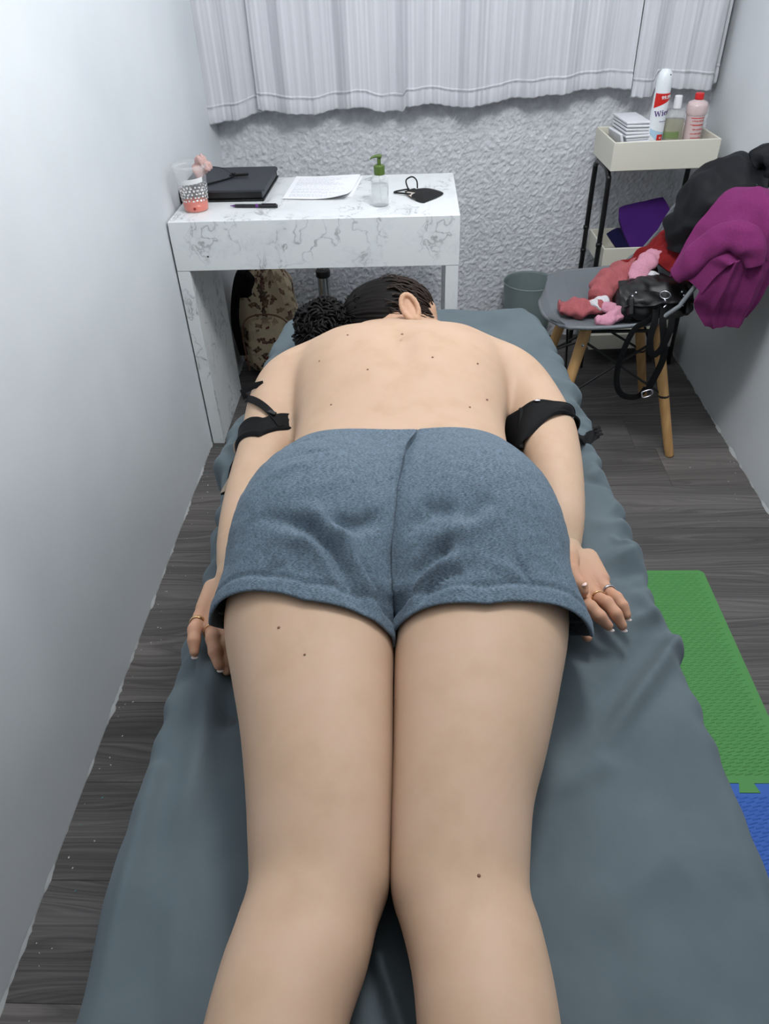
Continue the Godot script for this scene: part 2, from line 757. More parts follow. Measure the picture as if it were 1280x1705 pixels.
# beige cotton printed with brown and wine-red blossoms
func flower_tex(size := 384) -> ImageTexture:
	var im := Image.create(size, size, false, Image.FORMAT_RGB8)
	im.fill(Color8(212, 194, 160))
	var rng := RandomNumberGenerator.new()
	rng.seed = 4
	for k in 190:
		var c := Vector2(rng.randf() * size, rng.randf() * size)
		var r := rng.randf_range(6, 17)
		var pet := rng.randi_range(4, 6)
		var ph := rng.randf() * TAU
		var tone: Color = [Color8(72, 44, 34), Color8(95, 60, 42), Color8(92, 30, 34), Color8(58, 36, 30), Color8(112, 84, 58)][rng.randi() % 5]
		for y in range(int(c.y - r - 2), int(c.y + r + 2)):
			for x in range(int(c.x - r - 2), int(c.x + r + 2)):
				var d := Vector2(x, y) - c
				var lim := r * (0.82 + 0.18 * cos(d.angle() * pet + ph)) * (0.85 + 0.3 * sin(d.angle() * 2.0 + ph * 3.0))
				if d.length() < lim:
					im.set_pixel(posmod(x, size), posmod(y, size), tone.lerp(Color8(212, 194, 160), 0.35 if d.length() < lim * 0.35 else 0.0))
	return ImageTexture.create_from_image(im)


# woven jersey: short streaks of lighter and darker yarn
func heather_tex(size := 512) -> ImageTexture:
	var fa := FastNoiseLite.new()
	fa.frequency = 0.045
	fa.seed = 2
	fa.fractal_octaves = 3
	var rng := RandomNumberGenerator.new()
	rng.seed = 8
	var data := PackedByteArray()
	data.resize(size * size * 3)
	for y in size:
		for x in size:
			var a := fa.get_noise_2d(x * 1.6 + y * 0.5, y * 8.0)
			var b := fa.get_noise_2d(x * 0.5 + 500, y * 0.5)
			var g := 0.78 + 0.45 * a + 0.08 * b + rng.randf_range(-0.06, 0.06)
			var k := (y * size + x) * 3
			g = clampf(g, 0.25, 1.0)
			data[k] = int(g * 232)
			data[k + 1] = int(g * 243)
			data[k + 2] = int(g * 252)
	return ImageTexture.create_from_image(Image.create_from_data(size, size, false, Image.FORMAT_RGB8, data))


func make_materials() -> void:
	var paint := noise_tex(0.004, 4, 11, [Color(0.93, 0.935, 0.94), Color(1, 1, 1)])
	M.wall = tri(mat(rgb8(229, 233, 236), 0.55), paint, Vector3.ONE * 0.6, true)
	M.ceiling = mat(rgb8(226, 227, 228), 0.8)
	M.added_door = mat(rgb8(70, 50, 38), 0.6)
	var plaster := noise_tex(0.035, 5, 3, [Color.BLACK, Color.WHITE], 512)
	M.stucco = relief(tri(mat(rgb8(230, 232, 237), 0.8), noise_tex(0.02, 5, 17, [Color(0.86, 0.86, 0.865), Color(1, 1, 1)]), Vector3.ONE * 2.2, true), plaster, 0.35)
	M.chip = mat(rgb8(206, 210, 210), 0.8)
	M.teal_chip = mat(rgb8(96, 150, 152), 0.8)
	var wood := plank_tex()
	for k in 4:
		var m := mat([rgb8(132, 130, 129), rgb8(121, 119, 118), rgb8(140, 137, 135), rgb8(126, 124, 124)][k], 0.5, 0.0, 0.4)
		tri(m, wood, Vector3(0.75, 0.75, 2.6), true)
		m.uv1_offset = Vector3(0.37 * k, 0, 0.29 * k)
		m["uv1_triplanar_sharpness"] = 6.0
		M["plank%d" % k] = m
	M.subfloor = mat(rgb8(40, 40, 40), 0.9)
	M.marble = tri(mat(rgb8(252, 253, 252), 0.32), marble_tex(), Vector3.ONE * 1.5, true)
	M.marble.uv1_offset = Vector3(0.13, 0.3, 0.21)
	M.edge = mat(rgb8(205, 208, 208), 0.5)
	# cloth
	var weave := noise_tex(0.22, 2, 5, [Color.BLACK, Color.WHITE], 256)
	M.sheet = relief(tri(mat(rgb8(97, 108, 113), 0.85, 0.0, 0.25), noise_tex(0.01, 4, 31, [Color(0.90, 0.91, 0.92), Color(1, 1, 1)]), Vector3.ONE * 1.4, true), weave, 0.015)
	M.sheet.rim_enabled = true
	M.sheet.rim = 0.25
	M.jersey = tri(mat(rgb8(136, 148, 158), 0.9, 0.0, 0.2), heather_tex(), Vector3.ONE * 5.0)
	M.jersey.rim_enabled = true
	M.jersey.rim = 0.2
	M.black_cloth = mat(rgb8(12, 12, 14), 0.75, 0.0, 0.3)
	M.black_jacket = tri(mat(rgb8(17, 19, 25), 0.7, 0.0, 0.4), noise_tex(0.05, 3, 6, [Color(0.8, 0.8, 0.8), Color.WHITE], 256), Vector3.ONE * 4)
	M.magenta = fleece(rgb8(136, 56, 112))
	M.red_cloth = fleece(rgb8(138, 40, 42))
	M.salmon = fleece(rgb8(182, 102, 106))
	M.pink = fleece(rgb8(222, 158, 178))
	M.white_cloth = fleece(rgb8(228, 226, 230))
	M.beige_cloth = fleece(rgb8(160, 146, 130))
	M.purple = fleece(rgb8(76, 40, 116))
	M.navy = fleece(rgb8(32, 30, 66))
	# person
	M.skin = tri(mat(Color.WHITE, 0.58, 0.0, 0.4), noise_tex(0.012, 5, 41, [Color8(182, 152, 126), Color8(191, 161, 136), Color8(194, 163, 142)], 512), Vector3.ONE * 2.0)
	M.skin.vertex_color_use_as_albedo = true
	M.skin.subsurf_scatter_enabled = true
	M.skin.subsurf_scatter_strength = 0.12
	M.mole = mat(rgb8(120, 82, 62), 0.6)
	M.nail = mat(rgb8(236, 206, 196), 0.3)
	M.nail_tip = mat(rgb8(226, 208, 200), 0.3)
	M.hair = mat(rgb8(17, 13, 12), 0.55, 0.0, 0.25)
	M.hair_brown = mat(rgb8(44, 33, 28), 0.55, 0.0, 0.35)
	M.curl = mat(rgb8(13, 11, 11), 0.55, 0.0, 0.3)
	M.gold = mat(rgb8(222, 180, 130), 0.22, 1.0)
	M.silver = mat(rgb8(206, 206, 212), 0.2, 1.0)
	# furniture and small things
	M.cream = mat(rgb8(222, 219, 205), 0.5)
	M.black_metal = mat(rgb8(16, 16, 17), 0.35, 0.0, 0.5)
	M.chrome = mat(rgb8(190, 194, 198), 0.15, 1.0)
	M.grey_shell = mat(rgb8(112, 117, 122), 0.45)
	M.bin_grey = mat(rgb8(128, 142, 142), 0.45)
	var oak := noise_tex(0.02, 4, 12, [Color8(184, 138, 86), Color8(214, 172, 116)], 256)
	M.oak = tri(mat(Color.WHITE, 0.5), oak, Vector3(9, 1.2, 9))
	M.leather = relief(mat(rgb8(48, 50, 57), 0.55), noise_tex(0.12, 3, 9, [Color.BLACK, Color.WHITE], 256), 0.02)
	M.leather.uv1_triplanar = true
	M.leather.uv1_scale = Vector3.ONE * 6
	M.leather_dark = mat(rgb8(11, 11, 12), 0.45)
	M.paper = mat(rgb8(240, 242, 246), 0.85)
	M.print = mat(rgb8(150, 152, 160), 0.9)
	M.napkin = mat(rgb8(226, 227, 232), 0.9)
	M.green_plastic = mat(rgb8(84, 108, 46), 0.35)
	M.pen_black = mat(rgb8(24, 22, 28), 0.3)
	M.pen_purple = mat(rgb8(92, 38, 118), 0.3)
	M.mask_black = mat(rgb8(22, 22, 23), 0.85)
	M.mask_inside = mat(rgb8(196, 186, 176), 0.9)
	M.padding = mat(rgb8(60, 64, 70), 0.5)
	M.foam_green = mat(rgb8(86, 152, 82), 0.7)
	M.foam_blue = mat(rgb8(58, 104, 190), 0.7)
	M.floral = tri(mat(Color.WHITE, 0.85), flower_tex(), Vector3.ONE * 2.4)
	M.can_white = mat(rgb8(232, 236, 240), 0.3)
	M.can_red = mat(rgb8(206, 36, 28), 0.35)
	M.can_blue = mat(rgb8(176, 206, 226), 0.3)
	M.violet_ink = mat(rgb8(86, 50, 120), 0.4)
	M.white_ink = mat(rgb8(240, 240, 240), 0.4)
	M.ink = mat(rgb8(60, 62, 62), 0.5)
	M.red_plastic = mat(rgb8(210, 40, 40), 0.35)
	M.red_ink = mat(rgb8(206, 74, 70), 0.5)
	M.white_plastic = mat(rgb8(238, 238, 240), 0.35)
	M.pearl = mat(rgb8(222, 206, 208), 0.3)
	M.tissue_pink = fleece(rgb8(226, 188, 182))
	M.clear = glassy(Color(0.96, 0.98, 0.98), 0.18)
	M.clear_thin = glassy(Color(0.95, 0.97, 0.97), 0.13)
	M.gel_clear = mat(rgb8(222, 226, 226), 0.15)
	M.gel_clear.transparency = BaseMaterial3D.TRANSPARENCY_ALPHA
	M.gel_clear.albedo_color.a = 0.22
	M.oil = mat(rgb8(152, 146, 104), 0.2)
	M.oil.transparency = BaseMaterial3D.TRANSPARENCY_ALPHA
	M.oil.albedo_color.a = 0.72
	M.oil_label = mat(rgb8(122, 142, 92), 0.4)
	M.pink_liquid = mat(rgb8(214, 192, 192), 0.25)
	M.juice = mat(rgb8(224, 92, 58), 0.15)
	M.juice_dark = mat(rgb8(150, 34, 26), 0.3)


func fleece(c: Color) -> StandardMaterial3D:
	var m := mat(c, 0.95, 0.0, 0.15)
	if not M.has("fuzz"):
		M.fuzz = noise_tex(0.12, 3, 77, [Color(0.82, 0.82, 0.82), Color.WHITE], 256)
	tri(m, M.fuzz, Vector3.ONE * 6)
	m.rim_enabled = true
	m.rim = 0.3
	return m


func glassy(c: Color, alpha: float) -> StandardMaterial3D:
	var m := mat(c, 0.04)
	m.transparency = BaseMaterial3D.TRANSPARENCY_ALPHA
	m.albedo_color.a = alpha
	return m


# ---------------------------------------------------------------- the room
func build_room() -> void:
	# floor: slab with grey vinyl planks laid across the room
	var floor_o := struct("floor", boxed(Vector3((LEFT + RIGHT) / 2, -0.054, (BACK + FRONT) / 2), Vector3(RIGHT - LEFT + 0.3, 0.1, FRONT - BACK + 0.3), 0.001), M.subfloor, "floor of dark grey wood-grain planks", "floor")
	var rng := RandomNumberGenerator.new()
	rng.seed = 12
	var starts := {6: 0.62, 5: 0.80}        # where the two visible butt joints lie
	var pw := 0.2035
	var row := -1
	for r in range(-17, 12):
		var z1 := -0.634 - pw * r
		var z0 := z1 - pw
		if z1 < BACK + 0.01 or z0 > FRONT - 0.01:
			continue
		row += 1
		var za := maxf(z0, BACK)
		var zb := minf(z1, FRONT)
		var cuts := [LEFT]
		var first: float = -0.36 + fposmod(r * 0.47, 1.1)
		if r == 6:
			first = 0.795
		elif r == 5:
			first = 0.60
		elif first > RIGHT - 0.15 or first < LEFT + 0.15:
			first = 0.2
		cuts.append(first)
		if first - LEFT > 1.2:
			cuts.insert(1, first - 1.1)
		cuts.append(RIGHT)
		for k in cuts.size() - 1:
			var a: float = cuts[k]
			var b: float = cuts[k + 1]
			var p := part("plank", boxed(Vector3((a + b) / 2, -0.002 + rng.randf_range(-0.0004, 0.0), (za + zb) / 2), Vector3(b - a - 0.0005, 0.004, zb - za - 0.0005), 0.0005), M["plank%d" % [2, 0, 1, 3, 0, 2, 1][(row * 3 + k * 2 + (1 if r == 6 and k == 1 else 0)) % 7]], floor_o)
			p.position += Vector3.ZERO
	# walls with thickness
	var zc := (BACK + FRONT) / 2
	var zl := FRONT - BACK
	struct("wall_left", wall_side(LEFT, -1.0, 71), M.wall, "smooth white painted wall on the left", "wall")
	struct("wall_right", wall_side(RIGHT, 1.0, 72), M.wall, "smooth white painted wall on the right", "wall")
	struct("wall_front", boxed(Vector3((LEFT + RIGHT) / 2, CEIL / 2, FRONT + 0.05), Vector3(RIGHT - LEFT + 0.3, CEIL, 0.1), 0.001), M.wall, "white wall behind the photographer", "wall")
	struct("ceiling", boxed(Vector3((LEFT + RIGHT) / 2, CEIL + 0.05, zc), Vector3(RIGHT - LEFT + 0.3, 0.1, zl + 0.3), 0.001), M.ceiling, "plain white ceiling", "ceiling")
	struct("wall_back", stucco_wall(), M.stucco, "rough white plastered wall behind the desk", "wall")
	var added_door := struct("added_door_1", boxed(Vector3(0.17, 1.02, FRONT - 0.02), Vector3(0.9, 2.04, 0.04), 0.003), M.added_door, "dark brown wooden panel added unseen behind the photographer to absorb bounced light", "added_door")  # added out of view: dark wood that soaks up light bounced from behind
	part("added_door_handle", tubed([Vector3(-0.2, 1.0, FRONT - 0.04), Vector3(-0.2, 1.0, FRONT - 0.09), Vector3(-0.08, 1.0, FRONT - 0.09)], 0.009, 10), M.chrome, added_door)
	ragged_paint()
	ceiling_lamp()


func wall_side(x: float, s: float, _sd: int) -> MB:
	var mb := MB.new()
	mb.box(Vector3(x + s * 0.05, CEIL / 2, (BACK + FRONT) / 2), Vector3(0.1, CEIL, FRONT - BACK + 0.3), 0.001)
	return mb


# lumpy hand-thrown plaster as real relief, on a solid back
func stucco_wall() -> MB:
	var mb := MB.new()
	var fa := FastNoiseLite.new()
	fa.noise_type = FastNoiseLite.TYPE_SIMPLEX_SMOOTH
	fa.frequency = 50.0
	fa.fractal_octaves = 2
	fa.seed = 15
	var fb := FastNoiseLite.new()
	fb.noise_type = FastNoiseLite.TYPE_CELLULAR
	fb.frequency = 85.0
	fb.seed = 3
	fb.cellular_return_type = FastNoiseLite.RETURN_DISTANCE
	fb.domain_warp_enabled = true
	fb.domain_warp_amplitude = 0.03
	fb.domain_warp_frequency = 30.0
	var nu := 520
	var nv := 400
	var f := func(i: int, j: int) -> Vector3:
		var x := lerpf(LEFT - 0.02, RIGHT + 0.02, float(i) / (nu - 1))
		var y := 1.35 * j / (nv - 1)
		var h := 0.0044 * maxf(fa.get_noise_2d(x * 1.15, y * 0.9), -0.12) - 0.0022 * clampf(fb.get_noise_2d(x, y) + 0.6, 0.0, 1.0) + 0.0010 * fa.get_noise_2d(x * 3.1 + 40.0, y * 3.1)
		return Vector3(x, y, BACK + h)
	mb.grid(nu, nv, f, false, false, false)
	mb.box(Vector3((LEFT + RIGHT) / 2, CEIL / 2, BACK - 0.058), Vector3(RIGHT - LEFT + 0.3, CEIL, 0.1), 0.001)
	mb.box(Vector3((LEFT + RIGHT) / 2, (1.35 + CEIL) / 2, BACK - 0.004), Vector3(RIGHT - LEFT + 0.04, CEIL - 1.35, 0.01), 0.001)
	return mb


# the torn lower edge of the paint along both walls, and crumbs of it on the floor
func ragged_paint() -> void:
	var rng := RandomNumberGenerator.new()
	rng.seed = 99
	for side in [0, 1]:
		var x0 := LEFT if side == 0 else RIGHT
		var s := 1.0 if side == 0 else -1.0
		var mb := MB.new()
		var fn := FastNoiseLite.new()
		fn.frequency = 9.0
		fn.fractal_octaves = 4
		fn.seed = 50 + side
		var steps := 420
		var f := func(i: int, j: int) -> Vector3:
			var z := lerpf(BACK + 0.1, 0.6, float(i) / (steps - 1))
			var w := maxf(0.0, 0.001 + 0.008 * fn.get_noise_1d(z) + 0.004 * fn.get_noise_1d(z * 6.0 + 40.0))
			if j == 0:
				return Vector3(x0 + s * 0.0012, 0.004 + w * 1.2, z)
			if j == 1:
				return Vector3(x0 + s * (0.001 + w), 0.0022, z)
			return Vector3(x0 + s * (0.0012 + w), -0.001, z)
		mb.grid(steps, 3, f, false, false, side == 0)
		var wall: Node3D = get_node("wall_left" if side == 0 else "wall_right")
		part("torn_paint_edge", mb, M.chip, wall, "ragged white paint edge along the floor")
	var crumbs := MB.new()
	var teal := MB.new()
	for k in 70:
		var z := rng.randf_range(-2.1, -0.4)
		var x: float = LEFT + 0.012 + absf(rng.randfn(0.0, 0.035))
		if k % 4 == 0:
			z = rng.randf_range(-2.0, -1.3)
			x = RIGHT - 0.01 - absf(rng.randfn(0.0, 0.08))
		var r := rng.randf_range(0.0010, 0.0030)
		var b := Basis(Vector3.UP, rng.randf() * TAU)
		(teal if k % 7 == 3 else crumbs).box(Vector3(x, r * 0.35, z), Vector3(r * rng.randf_range(0.8, 2.0), r * 0.7, r), r * 0.2, b)
	for e in [crumbs, teal]:
		var o := part("paint_crumbs", e, M.chip if e == crumbs else M.teal_chip, get_node("floor"), "crumbs of paint near the wall" if e == crumbs else "teal paint flecks near the wall")
		o.set_meta("kind", "stuff")


# white globe lamp under the ceiling, the only light in the room
const LAMP := Vector3(0.28, 2.05, -1.36)
func ceiling_lamp() -> void:
	var o := thing("ceiling_lamp", "round white globe lamp under the ceiling above the table", "lamp", LAMP)
	var glow := mat(rgb8(255, 255, 255), 0.5)
	glow.emission_enabled = true
	glow.emission = Color(1.0, 0.99, 0.97)
	glow.emission_energy_multiplier = 2.0
	part("globe", ball(LAMP, Vector3.ONE * 0.18, 36), glow, o)
	part("ceiling_plate", turned([Vector2(0, CEIL - 0.045), Vector2(0.05, CEIL - 0.045), Vector2(0.06, CEIL - 0.001), Vector2(0, CEIL - 0.001)], 32, Vector3(LAMP.x, 0, LAMP.z)), M.white_plastic, o)
	part("stem", turned([Vector2(0.012, LAMP.y + 0.17), Vector2(0.012, CEIL - 0.04)], 16, Vector3(LAMP.x, 0, LAMP.z)), M.white_plastic, o)


# ---------------------------------------------------------------- treatment table and its sheet
const BED_FAR := -1.705
const BED_NEAR := 0.17
const EDGE_R := [[-1.72, 0.282], [-1.66, 0.306], [-1.58, 0.318], [-1.44, 0.324], [-1.33, 0.336], [-1.27, 0.322], [-1.22, 0.338], [-1.15, 0.328], [-1.05, 0.330], [-0.95, 0.340], [-0.88, 0.338], [-0.835, 0.347], [-0.79, 0.338], [-0.72, 0.343], [-0.655, 0.351], [-0.63, 0.345], [-0.5, 0.351], [-0.37, 0.355], [0.17, 0.36]]
const EDGE_L := [[-1.72, 0.285], [-1.66, 0.318], [-1.55, 0.330], [-1.40, 0.332], [-1.28, 0.340], [-1.19, 0.362], [-1.10, 0.365], [-1.02, 0.338], [-0.9, 0.328], [-0.78, 0.318], [-0.64, 0.318], [-0.5, 0.319], [-0.34, 0.322], [-0.23, 0.312], [0.17, 0.32]]
# folds on the top of the sheet: from, to, height, half width
const FOLDS := [
	[Vector2(0.345, -0.66), Vector2(0.205, -0.49), 0.011, 0.011], [Vector2(0.330, -0.69), Vector2(0.20, -0.54), -0.007, 0.02], [Vector2(0.345, -0.70), Vector2(0.30, -0.75), 0.006, 0.015],
	[Vector2(0.345, -0.84), Vector2(0.26, -0.795), 0.009, 0.012], [Vector2(0.34, -0.80), Vector2(0.275, -0.765), -0.007, 0.012], [Vector2(0.335, -0.90), Vector2(0.27, -0.89), 0.006, 0.014],
	[Vector2(0.32, -1.26), Vector2(0.265, -1.22), 0.010, 0.016], [Vector2(0.33, -1.17), Vector2(0.28, -1.10), 0.008, 0.014], [Vector2(0.325, -1.07), Vector2(0.275, -1.0), 0.006, 0.012], [Vector2(0.31, -1.33), Vector2(0.25, -1.36), 0.006, 0.02],
	[Vector2(0.20, -0.47), Vector2(0.13, -0.43), 0.004, 0.014], [Vector2(0.24, -0.36), Vector2(0.16, -0.30), 0.003, 0.02],
	[Vector2(-0.255, -0.58), Vector2(-0.250, -0.33), 0.006, 0.014], [Vector2(-0.285, -0.62), Vector2(-0.205, -0.545), 0.006, 0.016], [Vector2(-0.30, -0.44), Vector2(-0.285, -0.20), 0.006, 0.012],
	[Vector2(-0.24, -0.56), Vector2(-0.215, -0.52), -0.010, 0.02], [Vector2(-0.235, -0.30), Vector2(-0.21, -0.2), 0.003, 0.016],
	[Vector2(-0.035, -0.265), Vector2(-0.005, -0.19), 0.006, 0.007], [Vector2(-0.045, -0.26), Vector2(-0.02, -0.19), -0.004, 0.008],
	[Vector2(0.338, -1.420), Vector2(0.273, -1.442), 0.0045, 0.0094], [Vector2(0.338, -1.300), Vector2(0.293, -1.249), 0.0045, 0.0096], [Vector2(0.338, -1.235), Vector2(0.284, -1.210), -0.004, 0.0075], [Vector2(0.338, -1.175), Vector2(0.293, -1.187), -0.004, 0.0076], [Vector2(0.338, -1.120), Vector2(0.268, -1.093), 0.005, 0.0066], [Vector2(0.338, -1.060), Vector2(0.297, -1.008), 0.005, 0.0065], [Vector2(0.338, -1.000), Vector2(0.268, -1.010), -0.004, 0.0091], [Vector2(0.338, -0.945), Vector2(0.296, -0.887), -0.004, 0.0072], [Vector2(0.338, -0.885), Vector2(0.281, -0.827), -0.004, 0.0067], [Vector2(0.338, -0.835), Vector2(0.295, -0.864), 0.005, 0.0072], [Vector2(0.338, -0.775), Vector2(0.296, -0.741), -0.004, 0.0071], [Vector2(0.338, -0.715), Vector2(0.270, -0.682), 0.0045, 0.0084], [Vector2(-0.335, -1.360), Vector2(-0.286, -1.385), -0.004, 0.0103], [Vector2(-0.335, -1.220), Vector2(-0.290, -1.228), -0.004, 0.0089], [Vector2(-0.335, -1.120), Vector2(-0.296, -1.132), 0.005, 0.0108], [Vector2(-0.335, -1.000), Vector2(-0.293, -1.002), -0.004, 0.0085], [Vector2(-0.335, -0.860), Vector2(-0.288, -0.889), 0.005, 0.0098], [Vector2(-0.335, -0.740), Vector2(-0.288, -0.703), 0.005, 0.0100],
	[Vector2(-0.28, -1.30), Vector2(-0.31, -1.18), 0.008, 0.02], [Vector2(0.2, -1.55), Vector2(0.29, -1.42), 0.003, 0.03]]


func sheet_fold(x: float, z: float) -> float:
	var h := 0.0
	var p := Vector2(x, z)
	for f in FOLDS:
		var ab: Vector2 = f[1] - f[0]
		var t := clampf((p - f[0]).dot(ab) / ab.length_squared(), -0.1, 1.1)
		var d: float = (p - f[0] - ab * t).length()
		if d < f[3] * 3.0:
			h += 1.6 * f[2] * exp(-d * d / (f[3] * f[3])) * smoothstep(1.1, 0.5, t)
	return h


func build_table() -> void:
	var o := thing("treatment_table", "padded treatment table hidden under the grey sheet", "table", Vector3(0.0, 0, -0.76))
	part("cushion", boxed(Vector3(0.005, BED - 0.052, (BED_FAR + BED_NEAR) / 2), Vector3(0.60, 0.075, BED_NEAR - BED_FAR - 0.05), 0.03), M.padding, o)
	part("frame", boxed(Vector3(0.005, BED - 0.115, (BED_FAR + BED_NEAR) / 2), Vector3(0.54, 0.05, BED_NEAR - BED_FAR - 0.12), 0.006), M.oak, o)
	for x in [-0.23, 0.24]:
		for z in [BED_FAR + 0.12, BED_NEAR - 0.12]:
			part("leg", boxed(Vector3(x, 0.27, z), Vector3(0.05, 0.54, 0.05), 0.006), M.oak, o)
	# the sheet: across the top, over rounded edges and down both sides and the far end
	var fn := FastNoiseLite.new()
	fn.frequency = 2.2
	fn.fractal_octaves = 3
	fn.seed = 6
	var nu := 250
	var nv := 520
	var mb := MB.new()
	var drop := 0.30
	var half := 0.33 + drop
	var f := func(i: int, j: int) -> Vector3:
		var s := lerpf(-half, half, float(i) / (nu - 1))
		var t := float(j) / (nv - 1)
		# along: hang at the far end, then the top to the near end
		var lz := lerpf(-drop, BED_NEAR - BED_FAR, t)
		var zz := BED_FAR + maxf(lz, 0.0)
		var e := ramp(EDGE_R, zz) if s > 0 else ramp(EDGE_L, zz)
		var a := absf(s)
		e += (0.0035 * sin(zz * 71.0 + 2.0 * sin(zz * 13.0)) + 0.002 * sin(zz * 131.0)) * smoothstep(-0.25, -0.8, zz) * smoothstep(-1.66, -1.5, zz)
		var x := 0.0
		var y := BED
		var flat := 0.30
		if a < flat:
			x = a / flat * (e - 0.03)
		elif a < 0.345:                     # over the rounded edge
			var q := (a - flat) / 0.045 * PI * 0.5
			x = e - 0.03 + 0.03 * sin(q)
			y = BED - 0.03 * (1.0 - cos(q))
		else:
			var dn := a - 0.345
			var wav := sin(zz * 19.0 + 3.0 * fn.get_noise_1d(zz * 2.0) + (2.0 if s > 0 else 0.0)) + 0.6 * sin(zz * 43.0 + 1.7)
			x = e + 0.010 * wav * smoothstep(0.02, 0.25, dn) - 0.06 * dn
			y = BED - 0.03 - dn
		x *= signf(s)
		var z := zz
		if lz < 0.0:                        # the far end, falling behind
			var q2 := minf(-lz / 0.045, 1.0) * PI * 0.5
			z = BED_FAR - 0.03 * sin(q2)
			y -= 0.03 * (1.0 - cos(q2)) + maxf(-lz - 0.045, 0.0)
		elif lz < 0.1 and a >= flat:
			pass
		var on := clampf((e - absf(x)) / 0.02, 0.0, 1.0) if a < 0.345 else 0.0
		y += sheet_fold(x, z) * (0.35 + 0.65 * on) * (1.0 if a < 0.345 else maxf(0.0, 1.0 - (a - 0.345) * 8.0))
		y += (0.006 * fn.get_noise_2d(x * 1.6, z) + 0.002 * fn.get_noise_2d(x * 5.0 + 9.0, z * 3.0)) * on
		y = maxf(y, 0.30)
		return Vector3(x, y, z)
	mb.grid(nu, nv, f, false, false, true)
	single("sheet", mb, M.sheet, "grey-blue cotton sheet spread over the treatment table", "sheet", Vector3(0.0, BED, -0.76))


# ---------------------------------------------------------------- the person
const CX := -0.024
# stations: z, centre x, top, bottom, half width
var torso := Loft.new([[-1.44, CX - 0.010, 0.738, 0.665, 0.055], [-1.40, CX - 0.006, 0.762, 0.655, 0.085], [-1.35, CX, 0.786, 0.65, 0.130], [-1.29, CX, 0.816, 0.645, 0.170], [-1.22, CX, 0.840, 0.645, 0.186], [-1.15, CX, 0.845, 0.645, 0.184], [-1.08, CX, 0.836, 0.645, 0.177], [-1.02, CX, 0.826, 0.645, 0.170], [-0.95, CX, 0.820, 0.645, 0.172], [-0.88, CX, 0.826, 0.645, 0.184], [-0.80, CX, 0.835, 0.645, 0.195], [-0.70, CX, 0.825, 0.645, 0.195], [-0.62, CX, 0.79, 0.645, 0.17]], 2.35)
var leg_l := Loft.new([[-0.93, -0.105, 0.805, 0.66, 0.08], [-0.86, -0.118, 0.838, 0.655, 0.095], [-0.79, -0.126, 0.855, 0.65, 0.102], [-0.72, -0.13, 0.852, 0.65, 0.106], [-0.66, -0.13, 0.832, 0.65, 0.104], [-0.6, -0.1286, 0.814, 0.65, 0.1034], [-0.53, -0.1186, 0.8, 0.65, 0.0924], [-0.47, -0.1086, 0.789, 0.65, 0.0834], [-0.4, -0.0996, 0.776, 0.65, 0.0749], [-0.34, -0.0941, 0.763, 0.65, 0.0684], [-0.31, -0.0921, 0.757, 0.65, 0.0654], [-0.28, -0.0993, 0.757, 0.65, 0.0627], [-0.245, -0.1058, 0.762, 0.65, 0.0622], [-0.197, -0.1153, 0.766, 0.652, 0.0572], [-0.1, -0.1208, 0.764, 0.655, 0.0522], [0.0, -0.1258, 0.748, 0.66, 0.0422], [0.08, -0.1288, 0.736, 0.665, 0.0332], [0.14, -0.1308, 0.732, 0.665, 0.0322]], 2.1)
var leg_r := Loft.new([[-0.93, 0.056, 0.805, 0.66, 0.08], [-0.86, 0.07, 0.838, 0.655, 0.095], [-0.79, 0.078, 0.855, 0.65, 0.102], [-0.72, 0.081, 0.852, 0.65, 0.106], [-0.66, 0.08, 0.832, 0.65, 0.104], [-0.6, 0.0776, 0.814, 0.65, 0.1034], [-0.52, 0.0666, 0.799, 0.65, 0.0924], [-0.44, 0.0536, 0.784, 0.65, 0.0794], [-0.39, 0.0441, 0.774, 0.65, 0.0709], [-0.343, 0.0396, 0.764, 0.65, 0.0664], [-0.305, 0.0381, 0.757, 0.65, 0.0634], [-0.28, 0.0453, 0.757, 0.65, 0.0617], [-0.24, 0.0523, 0.762, 0.65, 0.0587], [-0.2, 0.0548, 0.766, 0.652, 0.0572], [-0.1, 0.0588, 0.764, 0.655, 0.0522], [0.0, 0.0608, 0.748, 0.66, 0.0422], [0.08, 0.0628, 0.736, 0.665, 0.0332], [0.14, 0.0638, 0.732, 0.665, 0.0322]], 2.1)
var arm_l := Loft.new([[-1.275, -0.205, 0.770, 0.680, 0.046], [-1.22, -0.232, 0.782, 0.668, 0.056], [-1.15, -0.249, 0.768, 0.660, 0.052], [-1.08, -0.252, 0.754, 0.656, 0.0485], [-1.03, -0.253, 0.746, 0.654, 0.047], [-0.97, -0.259, 0.737, 0.654, 0.0425], [-0.90, -0.261, 0.731, 0.655, 0.039], [-0.82, -0.261, 0.721, 0.657, 0.033], [-0.77, -0.260, 0.708, 0.662, 0.0260], [-0.735, -0.261, 0.696, 0.670, 0.016]], 2.0)
var arm_r := Loft.new([[-1.275, 0.156, 0.770, 0.680, 0.046], [-1.22, 0.182, 0.782, 0.668, 0.056], [-1.15, 0.211, 0.766, 0.660, 0.053], [-1.08, 0.223, 0.754, 0.656, 0.052], [-1.03, 0.224, 0.748, 0.654, 0.050], [-0.97, 0.225, 0.740, 0.654, 0.044], [-0.90, 0.222, 0.731, 0.655, 0.038], [-0.845, 0.219, 0.720, 0.657, 0.031], [-0.815, 0.217, 0.708, 0.662, 0.0250], [-0.785, 0.218, 0.695, 0.670, 0.016]], 2.0)


func chain(list: Array, pts: Array, radii: Array) -> void:
	for i in pts.size() - 1:
		list.append(Cone.new(pts[i], pts[i + 1], radii[i], radii[i + 1]))


